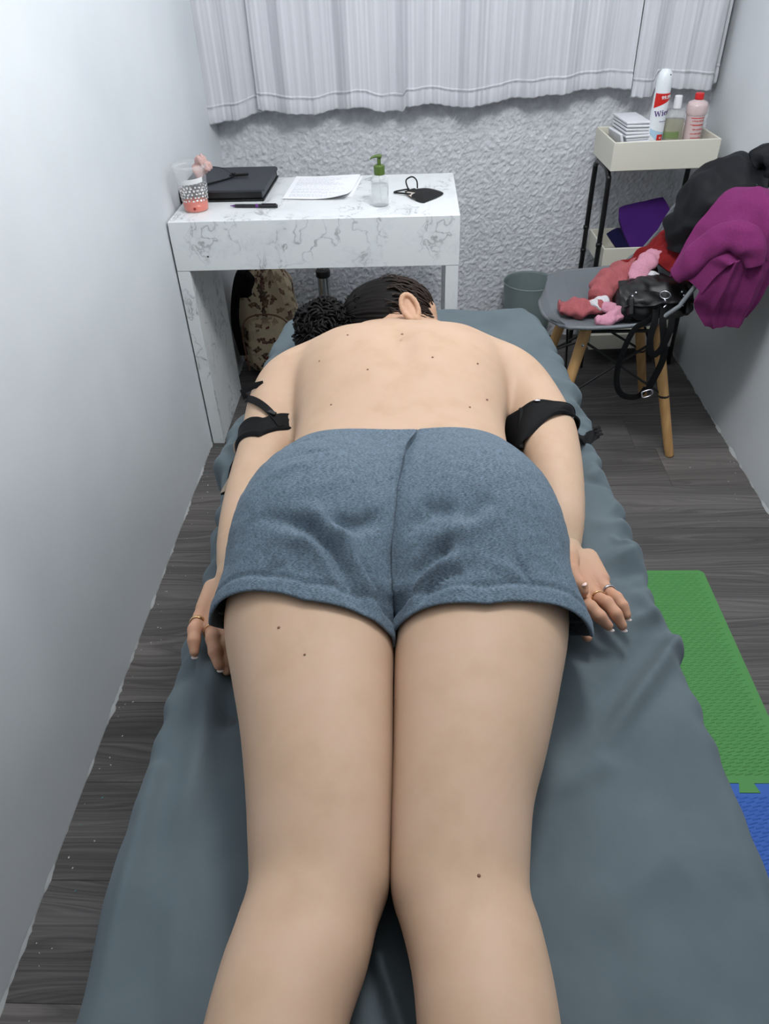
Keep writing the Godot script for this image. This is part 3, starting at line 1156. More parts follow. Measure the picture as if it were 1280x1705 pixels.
func hand_shapes(right: bool) -> Array:
	var s := []
	if right:
		var w := Vector3(0.218, 0.682, -0.80)
		for m in [Vector3(0.2575, 0.675, -0.727), Vector3(0.240, 0.676, -0.712), Vector3(0.222, 0.677, -0.705), Vector3(0.2045, 0.677, -0.712)]:
			s.append(Cone.new(w.lerp(m, 0.15), m, 0.0150, 0.0098))
		s.append(Cone.new(Vector3(0.217, 0.684, -0.86), w, 0.0248, 0.0195))
		s.append(Cone.new(Vector3(0.245, 0.678, -0.785), Vector3(0.2565, 0.676, -0.745), 0.0150, 0.0115))   # heel on the little finger's side
		s.append(Cone.new(Vector3(0.222, 0.672, -0.76), Vector3(0.232, 0.672, -0.72), 0.0150, 0.0130))
		chain(s, [Vector3(0.2575, 0.676, -0.727), Vector3(0.2655, 0.686, -0.700), Vector3(0.2710, 0.684, -0.687), Vector3(0.2755, 0.677, -0.677)], [0.0082, 0.0078, 0.0072, 0.0058])
		chain(s, [Vector3(0.240, 0.678, -0.712), Vector3(0.2480, 0.694, -0.683), Vector3(0.2570, 0.690, -0.667), Vector3(0.2650, 0.679, -0.657)], [0.0088, 0.0085, 0.0077, 0.0062])
		chain(s, [Vector3(0.222, 0.679, -0.705), Vector3(0.2245, 0.697, -0.672), Vector3(0.2345, 0.694, -0.659), Vector3(0.2455, 0.683, -0.653)], [0.0090, 0.0088, 0.0079, 0.0064])
		chain(s, [Vector3(0.2045, 0.679, -0.712), Vector3(0.2045, 0.690, -0.676), Vector3(0.2110, 0.684, -0.654), Vector3(0.2185, 0.673, -0.642)], [0.0088, 0.0084, 0.0076, 0.0062])
		chain(s, [Vector3(0.216, 0.688, -0.792), Vector3(0.2105, 0.698, -0.760), Vector3(0.2085, 0.709, -0.725), Vector3(0.2150, 0.709, -0.700), Vector3(0.2180, 0.706, -0.692)], [0.0140, 0.0140, 0.0098, 0.0092, 0.0068])
	else:
		var w2 := Vector3(-0.262, 0.682, -0.745)
		for m in [Vector3(-0.2895, 0.675, -0.677), Vector3(-0.2725, 0.676, -0.662), Vector3(-0.2555, 0.677, -0.656), Vector3(-0.240, 0.678, -0.660)]:
			s.append(Cone.new(w2.lerp(m, 0.15), m, 0.0150, 0.0098))
		s.append(Cone.new(Vector3(-0.261, 0.684, -0.81), w2, 0.0255, 0.0195))
		s.append(Cone.new(Vector3(-0.283, 0.678, -0.728), Vector3(-0.2885, 0.676, -0.692), 0.0135, 0.0110))
		s.append(Cone.new(Vector3(-0.266, 0.672, -0.71), Vector3(-0.268, 0.672, -0.67), 0.0150, 0.0130))
		chain(s, [Vector3(-0.2895, 0.677, -0.677), Vector3(-0.2875, 0.688, -0.643), Vector3(-0.2850, 0.685, -0.627), Vector3(-0.2830, 0.678, -0.614)], [0.0088, 0.0084, 0.0078, 0.0062])
		chain(s, [Vector3(-0.2725, 0.678, -0.662), Vector3(-0.2590, 0.691, -0.625), Vector3(-0.2530, 0.687, -0.607), Vector3(-0.2475, 0.677, -0.594)], [0.0090, 0.0088, 0.0082, 0.0066])
		chain(s, [Vector3(-0.2555, 0.679, -0.656), Vector3(-0.2420, 0.684, -0.622), Vector3(-0.2390, 0.674, -0.604), Vector3(-0.2390, 0.666, -0.594)], [0.0090, 0.0084, 0.0076, 0.0062])
		chain(s, [Vector3(-0.240, 0.679, -0.660), Vector3(-0.2290, 0.678, -0.632), Vector3(-0.2310, 0.668, -0.618), Vector3(-0.2370, 0.664, -0.612)], [0.0086, 0.0080, 0.0074, 0.0060])
		chain(s, [Vector3(-0.256, 0.686, -0.735), Vector3(-0.243, 0.695, -0.705), Vector3(-0.239, 0.700, -0.678), Vector3(-0.241, 0.698, -0.658)], [0.0130, 0.0125, 0.0096, 0.0072])
	return s


const HEAD := Vector3(-0.045, 0.726, -1.475)
func head_shapes() -> Array:
	# lying on the right cheek: face towards +x, crown towards -z, left ear on top
	var h := HEAD
	var s := []
	s.append(Cone.new(h + Vector3(-0.008, 0, -0.022), h + Vector3(-0.008, 0, -0.022), 1.0, 1.0, Vector3(0.093, 0.074, 0.088)))
	s.append(Cone.new(h + Vector3(0.03, -0.002, 0.012), h + Vector3(0.044, -0.004, 0.062), 0.056, 0.036))   # jaw and chin
	s.append(Cone.new(h + Vector3(0.080, -0.004, 0.010), h + Vector3(0.098, -0.006, 0.030), 0.009, 0.013))   # nose
	s.append(Cone.new(h + Vector3(0.080, -0.006, 0.056), h + Vector3(0.083, -0.006, 0.056), 0.010, 0.010, Vector3(0.7, 1.6, 0.7)))   # lips
	s.append(Cone.new(h + Vector3(0.078, 0.028, -0.012), h + Vector3(0.078, -0.030, -0.012), 0.010, 0.010))  # brow
	s.append(Cone.new(Vector3(-0.035, 0.720, -1.46), Vector3(-0.030, 0.718, -1.36), 0.050, 0.054))            # neck
	return s


func build_person() -> void:
	var at := Vector3(CX, BED, -0.76)
	var o := thing("person", "person in grey shorts lying face down on the grey sheet, palms up", "person", at)
	var mb := MB.new()
	var body := [torso, arm_l, arm_r]
	var legs := [[leg_l], [leg_r]]
	# shoulders, shoulder blades, calves' ends and feet
	body.append(Cone.new(Vector3(-0.13, 0.742, -1.275), Vector3(-0.205, 0.728, -1.245), 0.058, 0.048))
	body.append(Cone.new(Vector3(0.082, 0.742, -1.275), Vector3(0.157, 0.728, -1.245), 0.058, 0.048))
	body.append(Cone.new(Vector3(-0.085, 0.730, -1.365), Vector3(0.035, 0.730, -1.365), 0.045, 0.045))
	for s in [-1, 1]:
		var ax := -0.130 if s < 0 else 0.063
		var leg: Array = legs[0 if s < 0 else 1]
		leg.append(Cone.new(Vector3(ax, 0.698, 0.13), Vector3(ax, 0.715, 0.185), 0.033, 0.030))
		leg.append(Cone.new(Vector3(ax, 0.715, 0.185), Vector3(ax + s * 0.012, 0.600, 0.235), 0.033, 0.036, Vector3(1, 1, 0.8)))
		leg.append(Cone.new(Vector3(ax + s * 0.012, 0.600, 0.235), Vector3(ax + s * 0.014, 0.535, 0.225), 0.036, 0.026, Vector3(1.1, 1, 0.6)))
	# the furrow along the spine, hollows of the knees
	var cuts := [Cone.new(Vector3(CX, 0.884, -1.27), Vector3(CX, 0.872, -0.95), 0.046, 0.046)]
	nets(mb, body, 0.0056, 0.012, cuts, BED - 0.004, 4)
	for leg in legs:
		var kx: float = -0.093 if leg[0] == leg_l else 0.039
		nets(mb, leg, 0.0065, 0.006, [Cone.new(Vector3(kx - 0.07, 0.768, -0.306), Vector3(kx + 0.07, 0.768, -0.303), 0.0075, 0.0075)], BED - 0.004, 2)
	var skin_to := mb.v.size()
	nets(mb, hand_shapes(true), 0.0023, 0.0016, [], 0.0)
	nets(mb, hand_shapes(false), 0.0023, 0.0016, [], 0.0)
	var hand_to := mb.v.size()
	nets(mb, head_shapes(), 0.005, 0.008)
	ear(mb)
	# warm tone of palms, knees and ears
	mb.col.resize(mb.v.size())
	for i in mb.v.size():
		var c := Color(1, 1, 1)
		var p := mb.v[i]
		if i < hand_to and (p.x > 0.185 or p.x < -0.225) and p.z < -0.55:
			var zed := -0.83 if p.x > 0 else -0.77
			c = Color(1, 1, 1).lerp(Color(1.0, 0.81, 0.75), smoothstep(zed, zed + 0.12, p.z))
		elif i >= hand_to:
			c = Color(1.0, 0.90, 0.85)
		mb.col[i] = c
	part("body", mb, M.skin, o)
	moles(o)
	nails(o)
	hair(o)
	shorts(o)
	bra(o)
	rings(o)


func ear(mb: MB) -> void:
	# helix, inner fold, lobe and a thin shell, standing on the upturned left side of the head
	var c := Vector3(-0.006, 0.797, -1.375)
	var x := Vector3(0.93, 0.2, -0.3).normalized()         # towards the face
	var up := Vector3(-0.38, 0.55, -0.74).normalized()     # towards the crown, lifted
	var out := x.cross(up).normalized()
	if out.y < 0:
		out = -out
	var s := []
	var pts := []
	for k in 15:
		var a := lerpf(-0.35, 1.35, k / 14.0) * PI
		pts.append(c + x * (cos(a) * 0.0150) + up * (sin(a) * 0.027 + 0.004) + out * (0.006 + 0.004 * sin(a)))
	for k in 14:
		s.append(Cone.new(pts[k], pts[k + 1], 0.0040, 0.0040))
	s.append(Cone.new(c - up * 0.022 + x * 0.002, c - up * 0.026 + x * 0.004, 0.0078, 0.0070))   # lobe
	s.append(Cone.new(c - x * 0.006 - up * 0.012, c - x * 0.006 + up * 0.016, 0.0050, 0.0045))
	s.append(Cone.new(c - out * 0.006 - up * 0.02, c - out * 0.004 + up * 0.022, 0.0115, 0.012))
	nets(mb, s, 0.0022, 0.0016)


func moles(o: Node3D) -> void:
	for p in [[-0.10, -1.30, 0.0022], [-0.115, -1.19, 0.002], [-0.02, -1.17, 0.0026], [0.03, -1.10, 0.002], [-0.16, -1.13, 0.0018], [0.105, -1.11, 0.002], [0.115, -1.03, 0.0024], [0.085, -0.99, 0.0018], [-0.075, -1.07, 0.0016], [-0.13, -1.0, 0.0018]]:
		var y := top_of([torso], p[0], p[1])
		part("mole", ball(Vector3(p[0], y, p[1]), Vector3(p[2], 0.0008, p[2]), 8), M.mole, o)
	for q in [[0.052, -0.300, 0.0016], [-0.150, -0.545, 0.0016], [-0.118, -0.51, 0.0014]]:
		var y2 := top_of([leg_l, leg_r], q[0], q[1])
		part("mole", ball(Vector3(q[0], y2, q[1]), Vector3(q[2], 0.0006, q[2]), 8), M.mole, o)


func top_of(shapes: Array, x: float, z: float) -> float:
	var y := 0.92
	while y > 0.60:
		var d := 9.0
		for s in shapes:
			d = minf(d, s.d(Vector3(x, y, z)))
		if d < 0.0005:
			return y
		y -= maxf(d * 0.7, 0.0006)
	return 0.60


func nails(o: Node3D) -> void:
	# thumb nail, and the pale ends of the nails at the finger tips
	var b := Basis(Vector3(0.55, -0.2, 0.8).normalized().cross(Vector3.UP).normalized(), 0.5)
	part("fingernail", ball(Vector3(0.2175, 0.7150, -0.6970), Vector3(0.0045, 0.0018, 0.0075), 14, Basis(Vector3.UP, 0.25) * b), M.nail, o)
	for p in [Vector3(0.2775, 0.6722, -0.6730), Vector3(0.2675, 0.6735, -0.6530), Vector3(0.2495, 0.6775, -0.6500), Vector3(-0.2828, 0.6725, -0.6098), Vector3(-0.2458, 0.6710, -0.5898)]:
		part("fingernail", ball(p, Vector3(0.0046, 0.0016, 0.0030), 12), M.nail_tip, o, "pale nail tip")


func rings(o: Node3D) -> void:
	for r in [[Vector3(0.2602, 0.6795, -0.7178), Vector3(0.008, 0.010, 0.027), 0.0094, 0.0022, "silver", "silver ring"], [Vector3(0.2430, 0.6840, -0.7010), Vector3(0.008, 0.016, 0.029), 0.0100, 0.0012, "gold", "thin gold ring"],
			[Vector3(-0.2885, 0.6820, -0.6600), Vector3(0.002, 0.011, 0.034), 0.0100, 0.0030, "gold", "wide gold ring"], [Vector3(-0.2655, 0.6850, -0.6420), Vector3(0.0135, 0.013, 0.037), 0.0104, 0.0011, "gold", "thin gold ring"]]:
		var ax: Vector3 = r[1].normalized()
		var u := ax.cross(Vector3.RIGHT).normalized()
		var w := ax.cross(u)
		var mb := MB.new()
		var rr: float = r[2]
		var h: float = r[3]
		var f := func(i: int, j: int) -> Vector3:
			var a := TAU * i / 28
			var k := TAU * j / 8
			return r[0] + (u * cos(a) + w * sin(a)) * (rr + 0.0009 * cos(k)) + ax * (h * sin(k))
		mb.grid(28, 8, f, true, true)
		part("ring", mb, M[r[4]], o, r[5])


func hair(o: Node3D) -> void:
	var rng := RandomNumberGenerator.new()
	rng.seed = 17
	var fn := FastNoiseLite.new()
	fn.frequency = 0.9
	fn.seed = 3
	fn.fractal_octaves = 3
	# smooth hair combed back towards the knot: strands run from the hairline round the head to the left
	var h := HEAD + Vector3(-0.008, 0.0, -0.022)
	var mb := MB.new()
	var nu := 260
	var nv := 40
	var f := func(i: int, j: int) -> Vector3:
		var a := TAU * i / nu
		var lim := 1.80 + 0.10 * fn.get_noise_1d(i * 0.05) + 0.42 * clampf(cos(a) + 0.2, 0.0, 1.0)
		var t := float(j) / (nv - 1)
		var e := t * lim
		var groove := 0.0016 * fn.get_noise_2d(i * 0.55, j * 0.03) + 0.0020 * fn.get_noise_2d(i * 0.13 + 50.0, j * 0.05)
		var thick := 0.008 * smoothstep(0.0, 0.25, 1.0 - t)
		var dir := Vector3(-cos(e), sin(e) * cos(a), sin(e) * sin(a))
		return h + dir * (Vector3(0.093, 0.074, 0.088) + Vector3.ONE * (thick + groove + 0.0015))
	mb.grid(nu, nv, f, true, false, true)
	# loose strands at the temple
	for k in 16:
		var a0 := rng.randf_range(-0.9, 1.3)
		var e0 := rng.randf_range(1.2, 1.75)
		var pts := []
		for q in 7:
			var e1 := e0 + q * 0.05
			var lift := 0.006 + q * q * 0.00012
			var dir := Vector3(-cos(e1), sin(e1) * cos(a0 + q * 0.03), sin(e1) * sin(a0 - q * 0.02))
			pts.append(h + dir * (Vector3(0.093, 0.074, 0.088) + Vector3.ONE * lift))
		mb.tube(pts, 0.0006, 4, false)
	part("hair", mb, M.hair, o, "dark smooth combed-back hair")
	# browner loose hair falling from the temple over the cheek
	var tb := MB.new()
	for k in 330:
		var a1 := rng.randf_range(-1.1, 1.15)
		var e2 := clampf(1.95 + rng.randfn(0.0, 0.22), 1.4, 2.4)
		var run := rng.randf_range(0.3, 0.6)
		var wob := rng.randf_range(-0.1, 0.25)
		var pts2 := []
		var l0 := rng.randf_range(0.003, 0.012)
		for q in 8:
			var e3 := e2 + run * q / 7.0
			var aa := a1 + wob * q / 7.0
			var dir2 := Vector3(-cos(e3), sin(e3) * cos(aa), sin(e3) * sin(aa))
			pts2.append(h + dir2 * (Vector3(0.093, 0.074, 0.092) + Vector3.ONE * (l0 + 0.003 * sin(q * 0.6))))
		tb.tube(pts2, 0.0016, 4, false)
	part("temple_hair", tb, M.hair_brown, o, "brown wispy hair at the temple")
	# the knot of tight curls
	var bun := MB.new()
	var c := Vector3(-0.190, 0.712, -1.478)
	var rad := Vector3(0.066, 0.058, 0.080)
	var core := ball(c, rad * 0.82, 24)
	bun.v.append_array(core.v)
	bun.n.append_array(core.n)
	bun.uv.append_array(core.uv)
	bun.ix.append_array(core.ix)
	for k in 260:
		var d := Vector3(rng.randfn(), rng.randfn(), rng.randfn()).normalized()
		if d.y < -0.5:
			d.y = -d.y
		var p := c + d * rad * rng.randf_range(0.78, 1.0)
		var ax := d.cross(Vector3(rng.randfn(), rng.randfn(), rng.randfn())).normalized()
		var u := ax.cross(d).normalized()
		var r := rng.randf_range(0.006, 0.011)
		var pts3 := []
		var turns := rng.randf_range(1.2, 2.4)
		for q in 15:
			var a2 := turns * TAU * q / 14.0
			pts3.append(p + (u * cos(a2) + d * sin(a2)) * r + ax * (q - 7) * 0.0011)
		bun.tube(pts3, rng.randf_range(0.0020, 0.0034), 6, true)
	# curls trailing from the knot along the neck and back to the head
	for k in 60:
		var t := rng.randf()
		var p2 := Vector3(-0.19, 0.72, -1.44).lerp(Vector3(-0.205, 0.675, -1.355), t) + Vector3(rng.randfn(0, 0.012), rng.randfn(0, 0.01), rng.randfn(0, 0.010))
		if k % 3 == 0:
			p2 = Vector3(-0.15, 0.74, -1.49).lerp(Vector3(-0.11, 0.775, -1.49), t) + Vector3(0, rng.randfn(0, 0.008), rng.randfn(0, 0.030))
		var pts4 := []
		var ax2 := Vector3(rng.randfn(), rng.randfn(), rng.randfn()).normalized()
		var u2 := ax2.cross(Vector3(0.3, 1, 0.1)).normalized()
		var w2 := ax2.cross(u2)
		for q in 13:
			var a3 := TAU * 1.6 * q / 12.0
			pts4.append(p2 + (u2 * cos(a3) + w2 * sin(a3)) * 0.0065 + ax2 * (q - 6) * 0.0016)
		bun.tube(pts4, 0.0016, 5, true)
	part("hair_bun", bun, M.curl, o, "knot of tight black curls")


# ---------------------------------------------------------------- what the person wears
const SEAM := [[-0.96, 0.006], [-0.885, 0.003], [-0.80, -0.013], [-0.73, -0.022], [-0.65, -0.028], [-0.58, -0.026], [-0.52, -0.024]]
# creases in the jersey: points (x, z), depth (negative) or height, half width
const CREASES := [
	[[Vector2(-0.177, -0.679), Vector2(-0.125, -0.660), Vector2(-0.096, -0.630), Vector2(-0.079, -0.597), Vector2(-0.056, -0.568), Vector2(-0.030, -0.545)], -0.0085, 0.0085],
	[[Vector2(-0.160, -0.652), Vector2(-0.115, -0.635), Vector2(-0.090, -0.605), Vector2(-0.070, -0.578)], 0.0045, 0.010],
	[[Vector2(-0.125, -0.684), Vector2(-0.085, -0.650), Vector2(-0.055, -0.600), Vector2(-0.035, -0.570)], 0.0055, 0.009],
	[[Vector2(-0.112, -0.664), Vector2(-0.068, -0.672), Vector2(-0.035, -0.692)], -0.0050, 0.010],
	[[Vector2(-0.087, -0.592), Vector2(-0.050, -0.560), Vector2(-0.030, -0.540)], -0.0040, 0.006],
	[[Vector2(-0.075, -0.640), Vector2(-0.045, -0.600), Vector2(-0.030, -0.575)], -0.0050, 0.006],
	[[Vector2(-0.020, -0.590), Vector2(-0.001, -0.622), Vector2(0.043, -0.643)], -0.0070, 0.0075],
	[[Vector2(-0.018, -0.570), Vector2(0.010, -0.605), Vector2(0.050, -0.628)], 0.0045, 0.007],
	[[Vector2(-0.018, -0.562), Vector2(0.013, -0.594), Vector2(0.055, -0.612)], -0.0065, 0.007],
	[[Vector2(-0.015, -0.552), Vector2(0.015, -0.575), Vector2(0.060, -0.590)], 0.0030, 0.007],
	[[Vector2(-0.019, -0.668), Vector2(0.015, -0.692), Vector2(0.052, -0.678)], -0.0040, 0.012],
	[[Vector2(0.015, -0.655), Vector2(0.06, -0.655), Vector2(0.10, -0.68)], 0.0030, 0.012],
	[[Vector2(0.060, -0.66), Vector2(0.09, -0.70)], -0.0030, 0.012],
	[[Vector2(-0.172, -0.842), Vector2(-0.120, -0.856)], -0.0030, 0.005],
	[[Vector2(-0.180, -0.775), Vector2(-0.100, -0.795)], -0.0016, 0.007], [[Vector2(-0.19, -0.74), Vector2(-0.12, -0.76)], 0.0014, 0.008],
	[[Vector2(0.104, -0.645), Vector2(0.137, -0.582)], -0.0018, 0.006], [[Vector2(0.08, -0.62), Vector2(0.12, -0.60)], 0.0015, 0.008],
	[[Vector2(-0.15, -0.62), Vector2(-0.19, -0.60)], -0.0015, 0.007]]


func crease(x: float, z: float) -> float:
	var p := Vector2(x, z)
	var h := 0.0
	for c in CREASES:
		var best := 1.0
		var where := 0.0
		var pts: Array = c[0]
		for k in pts.size() - 1:
			var ab: Vector2 = pts[k + 1] - pts[k]
			var t := clampf((p - pts[k]).dot(ab) / ab.length_squared(), 0, 1)
			var d: float = (p - pts[k] - ab * t).length()
			if d < best:
				best = d
				where = (k + t) / (pts.size() - 1)
		if best < c[2] * 3.0:
			h += c[1] * exp(-best * best / (c[2] * c[2])) * smoothstep(-0.15, 0.35, where) * smoothstep(1.1, 0.7, where)
	return h


func skin_d(p: Vector3, legs: Array) -> float:
	var s := exp(-torso.d(p) / 0.010)
	for l in legs:
		s += exp(-l.d(p) / 0.010)
	return -0.010 * log(s)


func shorts(o: Node3D) -> void:
	var whole := Node3D.new()
	whole.name = "shorts"
	o.add_child(whole)
	whole.set_meta("label", "heather grey jersey shorts with a sewn hem")
	var fn := FastNoiseLite.new()
	fn.frequency = 16.0
	fn.fractal_octaves = 3
	fn.seed = 44
	for s in [-1, 1]:
		var leg := leg_l if s < 0 else leg_r
		var na := 220
		var nr := 104
		var outer := []          # [ring][angle] points
		for j in nr + 1:
			var t := float(j) / nr
			var ring := []
			for i in na:
				var a := TAU * i / na             # 0 = towards the middle, PI/2 = up, PI = outward
				var inw := cos(a)
				var upw := sin(a)
				var zw := -0.893 - 0.055 * (1.0 - maxf(upw, -0.3)) * smoothstep(0.7, -0.2, inw)
				var zh := -0.574 + 0.006 * clampf(inw, 0, 1) - 0.030 * clampf(-inw, 0, 1)
				if s > 0:
					zh = -0.568 - 0.010 * clampf(inw, 0, 1) - 0.016 * clampf(-inw, 0, 1)
				zh -= (0.13 if s > 0 else 0.10) * clampf(-upw, 0, 1)
				var z := lerpf(zw, zh, t)
				var axx := lerpf(0.003 + s * 0.095 + CX * 0.5, (-0.124 if s < 0 else 0.077), smoothstep(0.0, 0.6, t))
				var ax := Vector3(axx, 0.742, z)
				var dir := Vector3(-s * inw, upw, 0)
				var mid := ramp(SEAM, z)
				var off := 0.0055 + 0.0105 * smoothstep(0.1, 0.5, t) * smoothstep(1.0, 0.7, t) * maxf(upw, 0.0) + 0.001 * smoothstep(0.55, 1.0, t) + 0.010 * smoothstep(0.72, 1.0, t) * clampf(-upw * 0.6 - inw, 0.0, 1.0)
				if s > 0:
					off += 0.014 * smoothstep(0.7, 1.0, t) * clampf(-upw * 0.7 - inw * 0.7, 0.0, 1.0)
				var own := smoothstep(0.25, 0.6, t)
				var lo := 0.03
				var hi := 0.20
				for b in 13:
					var r0 := (lo + hi) * 0.5
					if lerpf(skin_d(ax + dir * r0, [leg_l, leg_r]), skin_d(ax + dir * r0, [leg]), own) < off:
						lo = r0
					else:
						hi = r0
				var r := lo
				var p := ax + dir * r
				var face := clampf(upw * 1.6, 0.0, 1.0)
				p += dir * ((crease(p.x, p.z) * 2.2 * face + 0.0016 * fn.get_noise_3dv(p) + 0.0008 * fn.get_noise_3dv(p * 2.7)) * smoothstep(0.0, 0.12, t) * smoothstep(1.02, 0.9, t))
				# the middle seam pulls in a little; both halves meet there
				var gap: float = (p.x - mid) * s
				p.y -= 0.010 * exp(-gap * gap / 0.00016) * smoothstep(0.25, 0.85, t) * face + 0.0022 * exp(-gap * gap / 0.000008) * face
				if gap < 0.0:
					p.x = mid
				var bare := skin_d(p, [leg]) - 0.0025
				if bare < 0.0:
					p -= dir * bare * 1.3
				if (p.x - mid) * s < 0.0:
					p.x = mid
				# hem: stitched groove, then a plump turned edge
				var e := (1.0 - t) * 0.32
				p += dir * (-0.0032 * exp(-pow((e - 0.020) / 0.0024, 2.0)) + 0.0020 * smoothstep(0.020, 0.012, e))
				p.y = maxf(p.y, BED + 0.002)
				ring.append(p)
			outer.append(ring)
		var mb := MB.new()
		var f := func(i: int, j: int) -> Vector3:
			var p: Vector3
			if j <= nr:
				return outer[j][i]
			# turned in at the hem: round edge and a short way up inside
			p = outer[nr][i]
			var cen := Vector3(-0.128 if s < 0 else 0.080, 0.735, p.z)
			var inn := (cen - p).normalized()
			var k := j - nr
			return p + inn * [0.0, 0.0012, 0.0030, 0.0042, 0.0045, 0.0045][k] + Vector3(0, 0, [0.0, 0.0022, 0.0022, 0.0, -0.012, -0.05][k])
		mb.grid(na, nr + 6, f, true, false, s < 0)
		part("shorts_leg", mb, M.jersey, whole)


func on_loft(l: Loft, z: float, a: float, off: float) -> Vector3:
	var i := clampi(int((z - l.z0) / (l.z1 - l.z0) * l.cnt), 0, l.cnt) * 4
	var rx := l.tab[i + 2]
	var ry := l.tab[i + 3]
	var p := Vector3(l.tab[i] + cos(a) * (rx + off), l.tab[i + 1] + sin(a) * (ry + off), z)
	p.y = maxf(p.y, BED + 0.002)
	return p


func bra(o: Node3D) -> void:
	var b := Node3D.new()
	b.name = "bra"
	o.add_child(b)
	b.set_meta("label", "undone black bra, its straps slipped down both upper arms")
	# left arm: elastic band across the arm, strap, slider and loose end with a pale tag
	var mb := MB.new()
	var f := func(i: int, j: int) -> Vector3:
		var a := lerpf(-0.5, PI + 0.45, i / 47.0)
		var t := j / 9.0
		var mid := -1.035 - 0.030 * absf(cos(a)) - (0.012 * cos(a))
		var w := 0.047 - 0.004 * cos(a)
		var z := mid + (t - 0.5) * w
		var off := 0.0035 + (0.0016 if (j == 1 or j == 8) else 0.0) + 0.0006 * sin(i * 0.5 + j * 0.3)
		if j == 0 or j == 9:
			off = 0.0006
		off += 0.010 * smoothstep(1.0, 0.0, a)
		return on_loft(arm_l, z, a, off)
	mb.grid(48, 10, f, false, false, true)
	part("wing_band", mb, M.black_cloth, b)
	var path := []
	var ups := []
	for k in 14:
		var t := k / 13.0
		var p := on_loft(arm_l, lerpf(-1.135, -1.045, t), lerpf(2.55, 0.95, t), 0.004)
		path.append(p)
		ups.append(Vector3(cos(lerpf(2.55, 0.95, t)), sin(lerpf(2.55, 0.95, t)), 0.1))
	var sb := MB.new()
	sb.band(path, ups, 0.013, 0.0018)
	var p0: Vector3 = path[0]
	sb.band([p0 + Vector3(0.0, 0.002, 0.002), p0 + Vector3(-0.006, 0.012, -0.004), p0 + Vector3(0.012, 0.018, -0.014), p0 + Vector3(0.030, 0.020, -0.018)], Vector3(0, 0.5, 1), 0.011, 0.0016)
	part("strap", sb, M.black_cloth, b)
	part("strap_slider", boxed(path[10] + Vector3(0, 0.003, 0), Vector3(0.016, 0.003, 0.008), 0.001, Basis(Vector3.UP, -0.6)), M.black_metal, b)
	var tail := MB.new()
	tail.band(curve([Vector3(-0.302, 0.690, -1.045), Vector3(-0.312, 0.672, -1.035), Vector3(-0.313, 0.662, -1.005), Vector3(-0.318, 0.658, -0.972)], 12), Vector3(-0.5, 1, 0), 0.016, 0.002)
	part("hook_end", tail, M.black_cloth, b)
	var tag := MB.new()
	tag.band(curve([Vector3(-0.311, 0.668, -1.012), Vector3(-0.317, 0.664, -0.99), Vector3(-0.321, 0.661, -0.972)], 6), Vector3(-0.6, 1, 0), 0.011, 0.0009)
	part("care_tag", tag, M.beige_cloth, b, "pale fabric tag")
	tag = MB.new()
	tag.band(curve([Vector3(-0.304, 0.700, -1.068), Vector3(-0.314, 0.694, -1.07), Vector3(-0.311, 0.684, -1.055)], 6), Vector3(-0.6, 1, 0), 0.006, 0.0007)
	part("care_tag", tag, M.beige_cloth, b, "pale fabric tag")
	# right arm: the cup lies across the arm, its wing trails over the sheet
	var g := MB.new()
	var h := func(i: int, j: int) -> Vector3:
		var u := i / 41.0
		var t := j / 15.0
		var a := lerpf(PI + 0.25, -0.15, minf(u / 0.72, 1.0))
		var zt := lerpf(-1.105, -1.115, u) + 0.018 * sin(u * PI * 1.2)
		var zb := lerpf(-1.000, -1.085, smoothstep(0.0, 0.7, u))
		var z := lerpf(zt, zb, t)
		var wav := 0.0025 * sin(u * 26.0 + t * 4.0) + 0.003 * sin(t * PI) + (0.0022 if j == 1 or j == 14 else 0.0)
		var p := on_loft(arm_r, z, a, 0.004 + wav + 0.009 * smoothstep(2.1, PI, a))
		if u > 0.72:
			var q := (u - 0.72) / 0.28
			var start := on_loft(arm_r, z, -0.15, 0.004)
			p = start.lerp(Vector3(0.332, BED + 0.010, lerpf(-1.162, -1.128, t)), q) + Vector3(0, -0.02 * sin(q * PI) + 0.003 * sin(q * 11.0 + t * 5.0), 0)
			p.y = maxf(p.y, BED + 0.006)
		if j == 0 or j == 15:
			p.y -= 0.002
		return p
	g.grid(42, 16, h, false, false, false)
	part("cup", g, M.black_cloth, b)
	var seam := []
	for k in 16:
		seam.append(on_loft(arm_r, lerpf(-1.085, -1.005, k / 15.0), lerpf(2.35, 2.75, k / 15.0), 0.0085))
	part("seam_casing", tubed(seam, 0.0042, 8, true, 0.6), M.black_cloth, b)
	part("brand_tab", ball(on_loft(arm_r, -1.086, 1.85, 0.0085), Vector3(0.0055, 0.0016, 0.003), 12), M.silver, b, "small shiny tab")
	var hk := MB.new()
	for k in 3:
		hk.band([Vector3(0.326, BED + 0.010, -1.155 + k * 0.011), Vector3(0.338, BED + 0.012, -1.157 + k * 0.011)], Vector3.UP, 0.007, 0.0015)
	part("hook_tabs", hk, M.black_cloth, b)


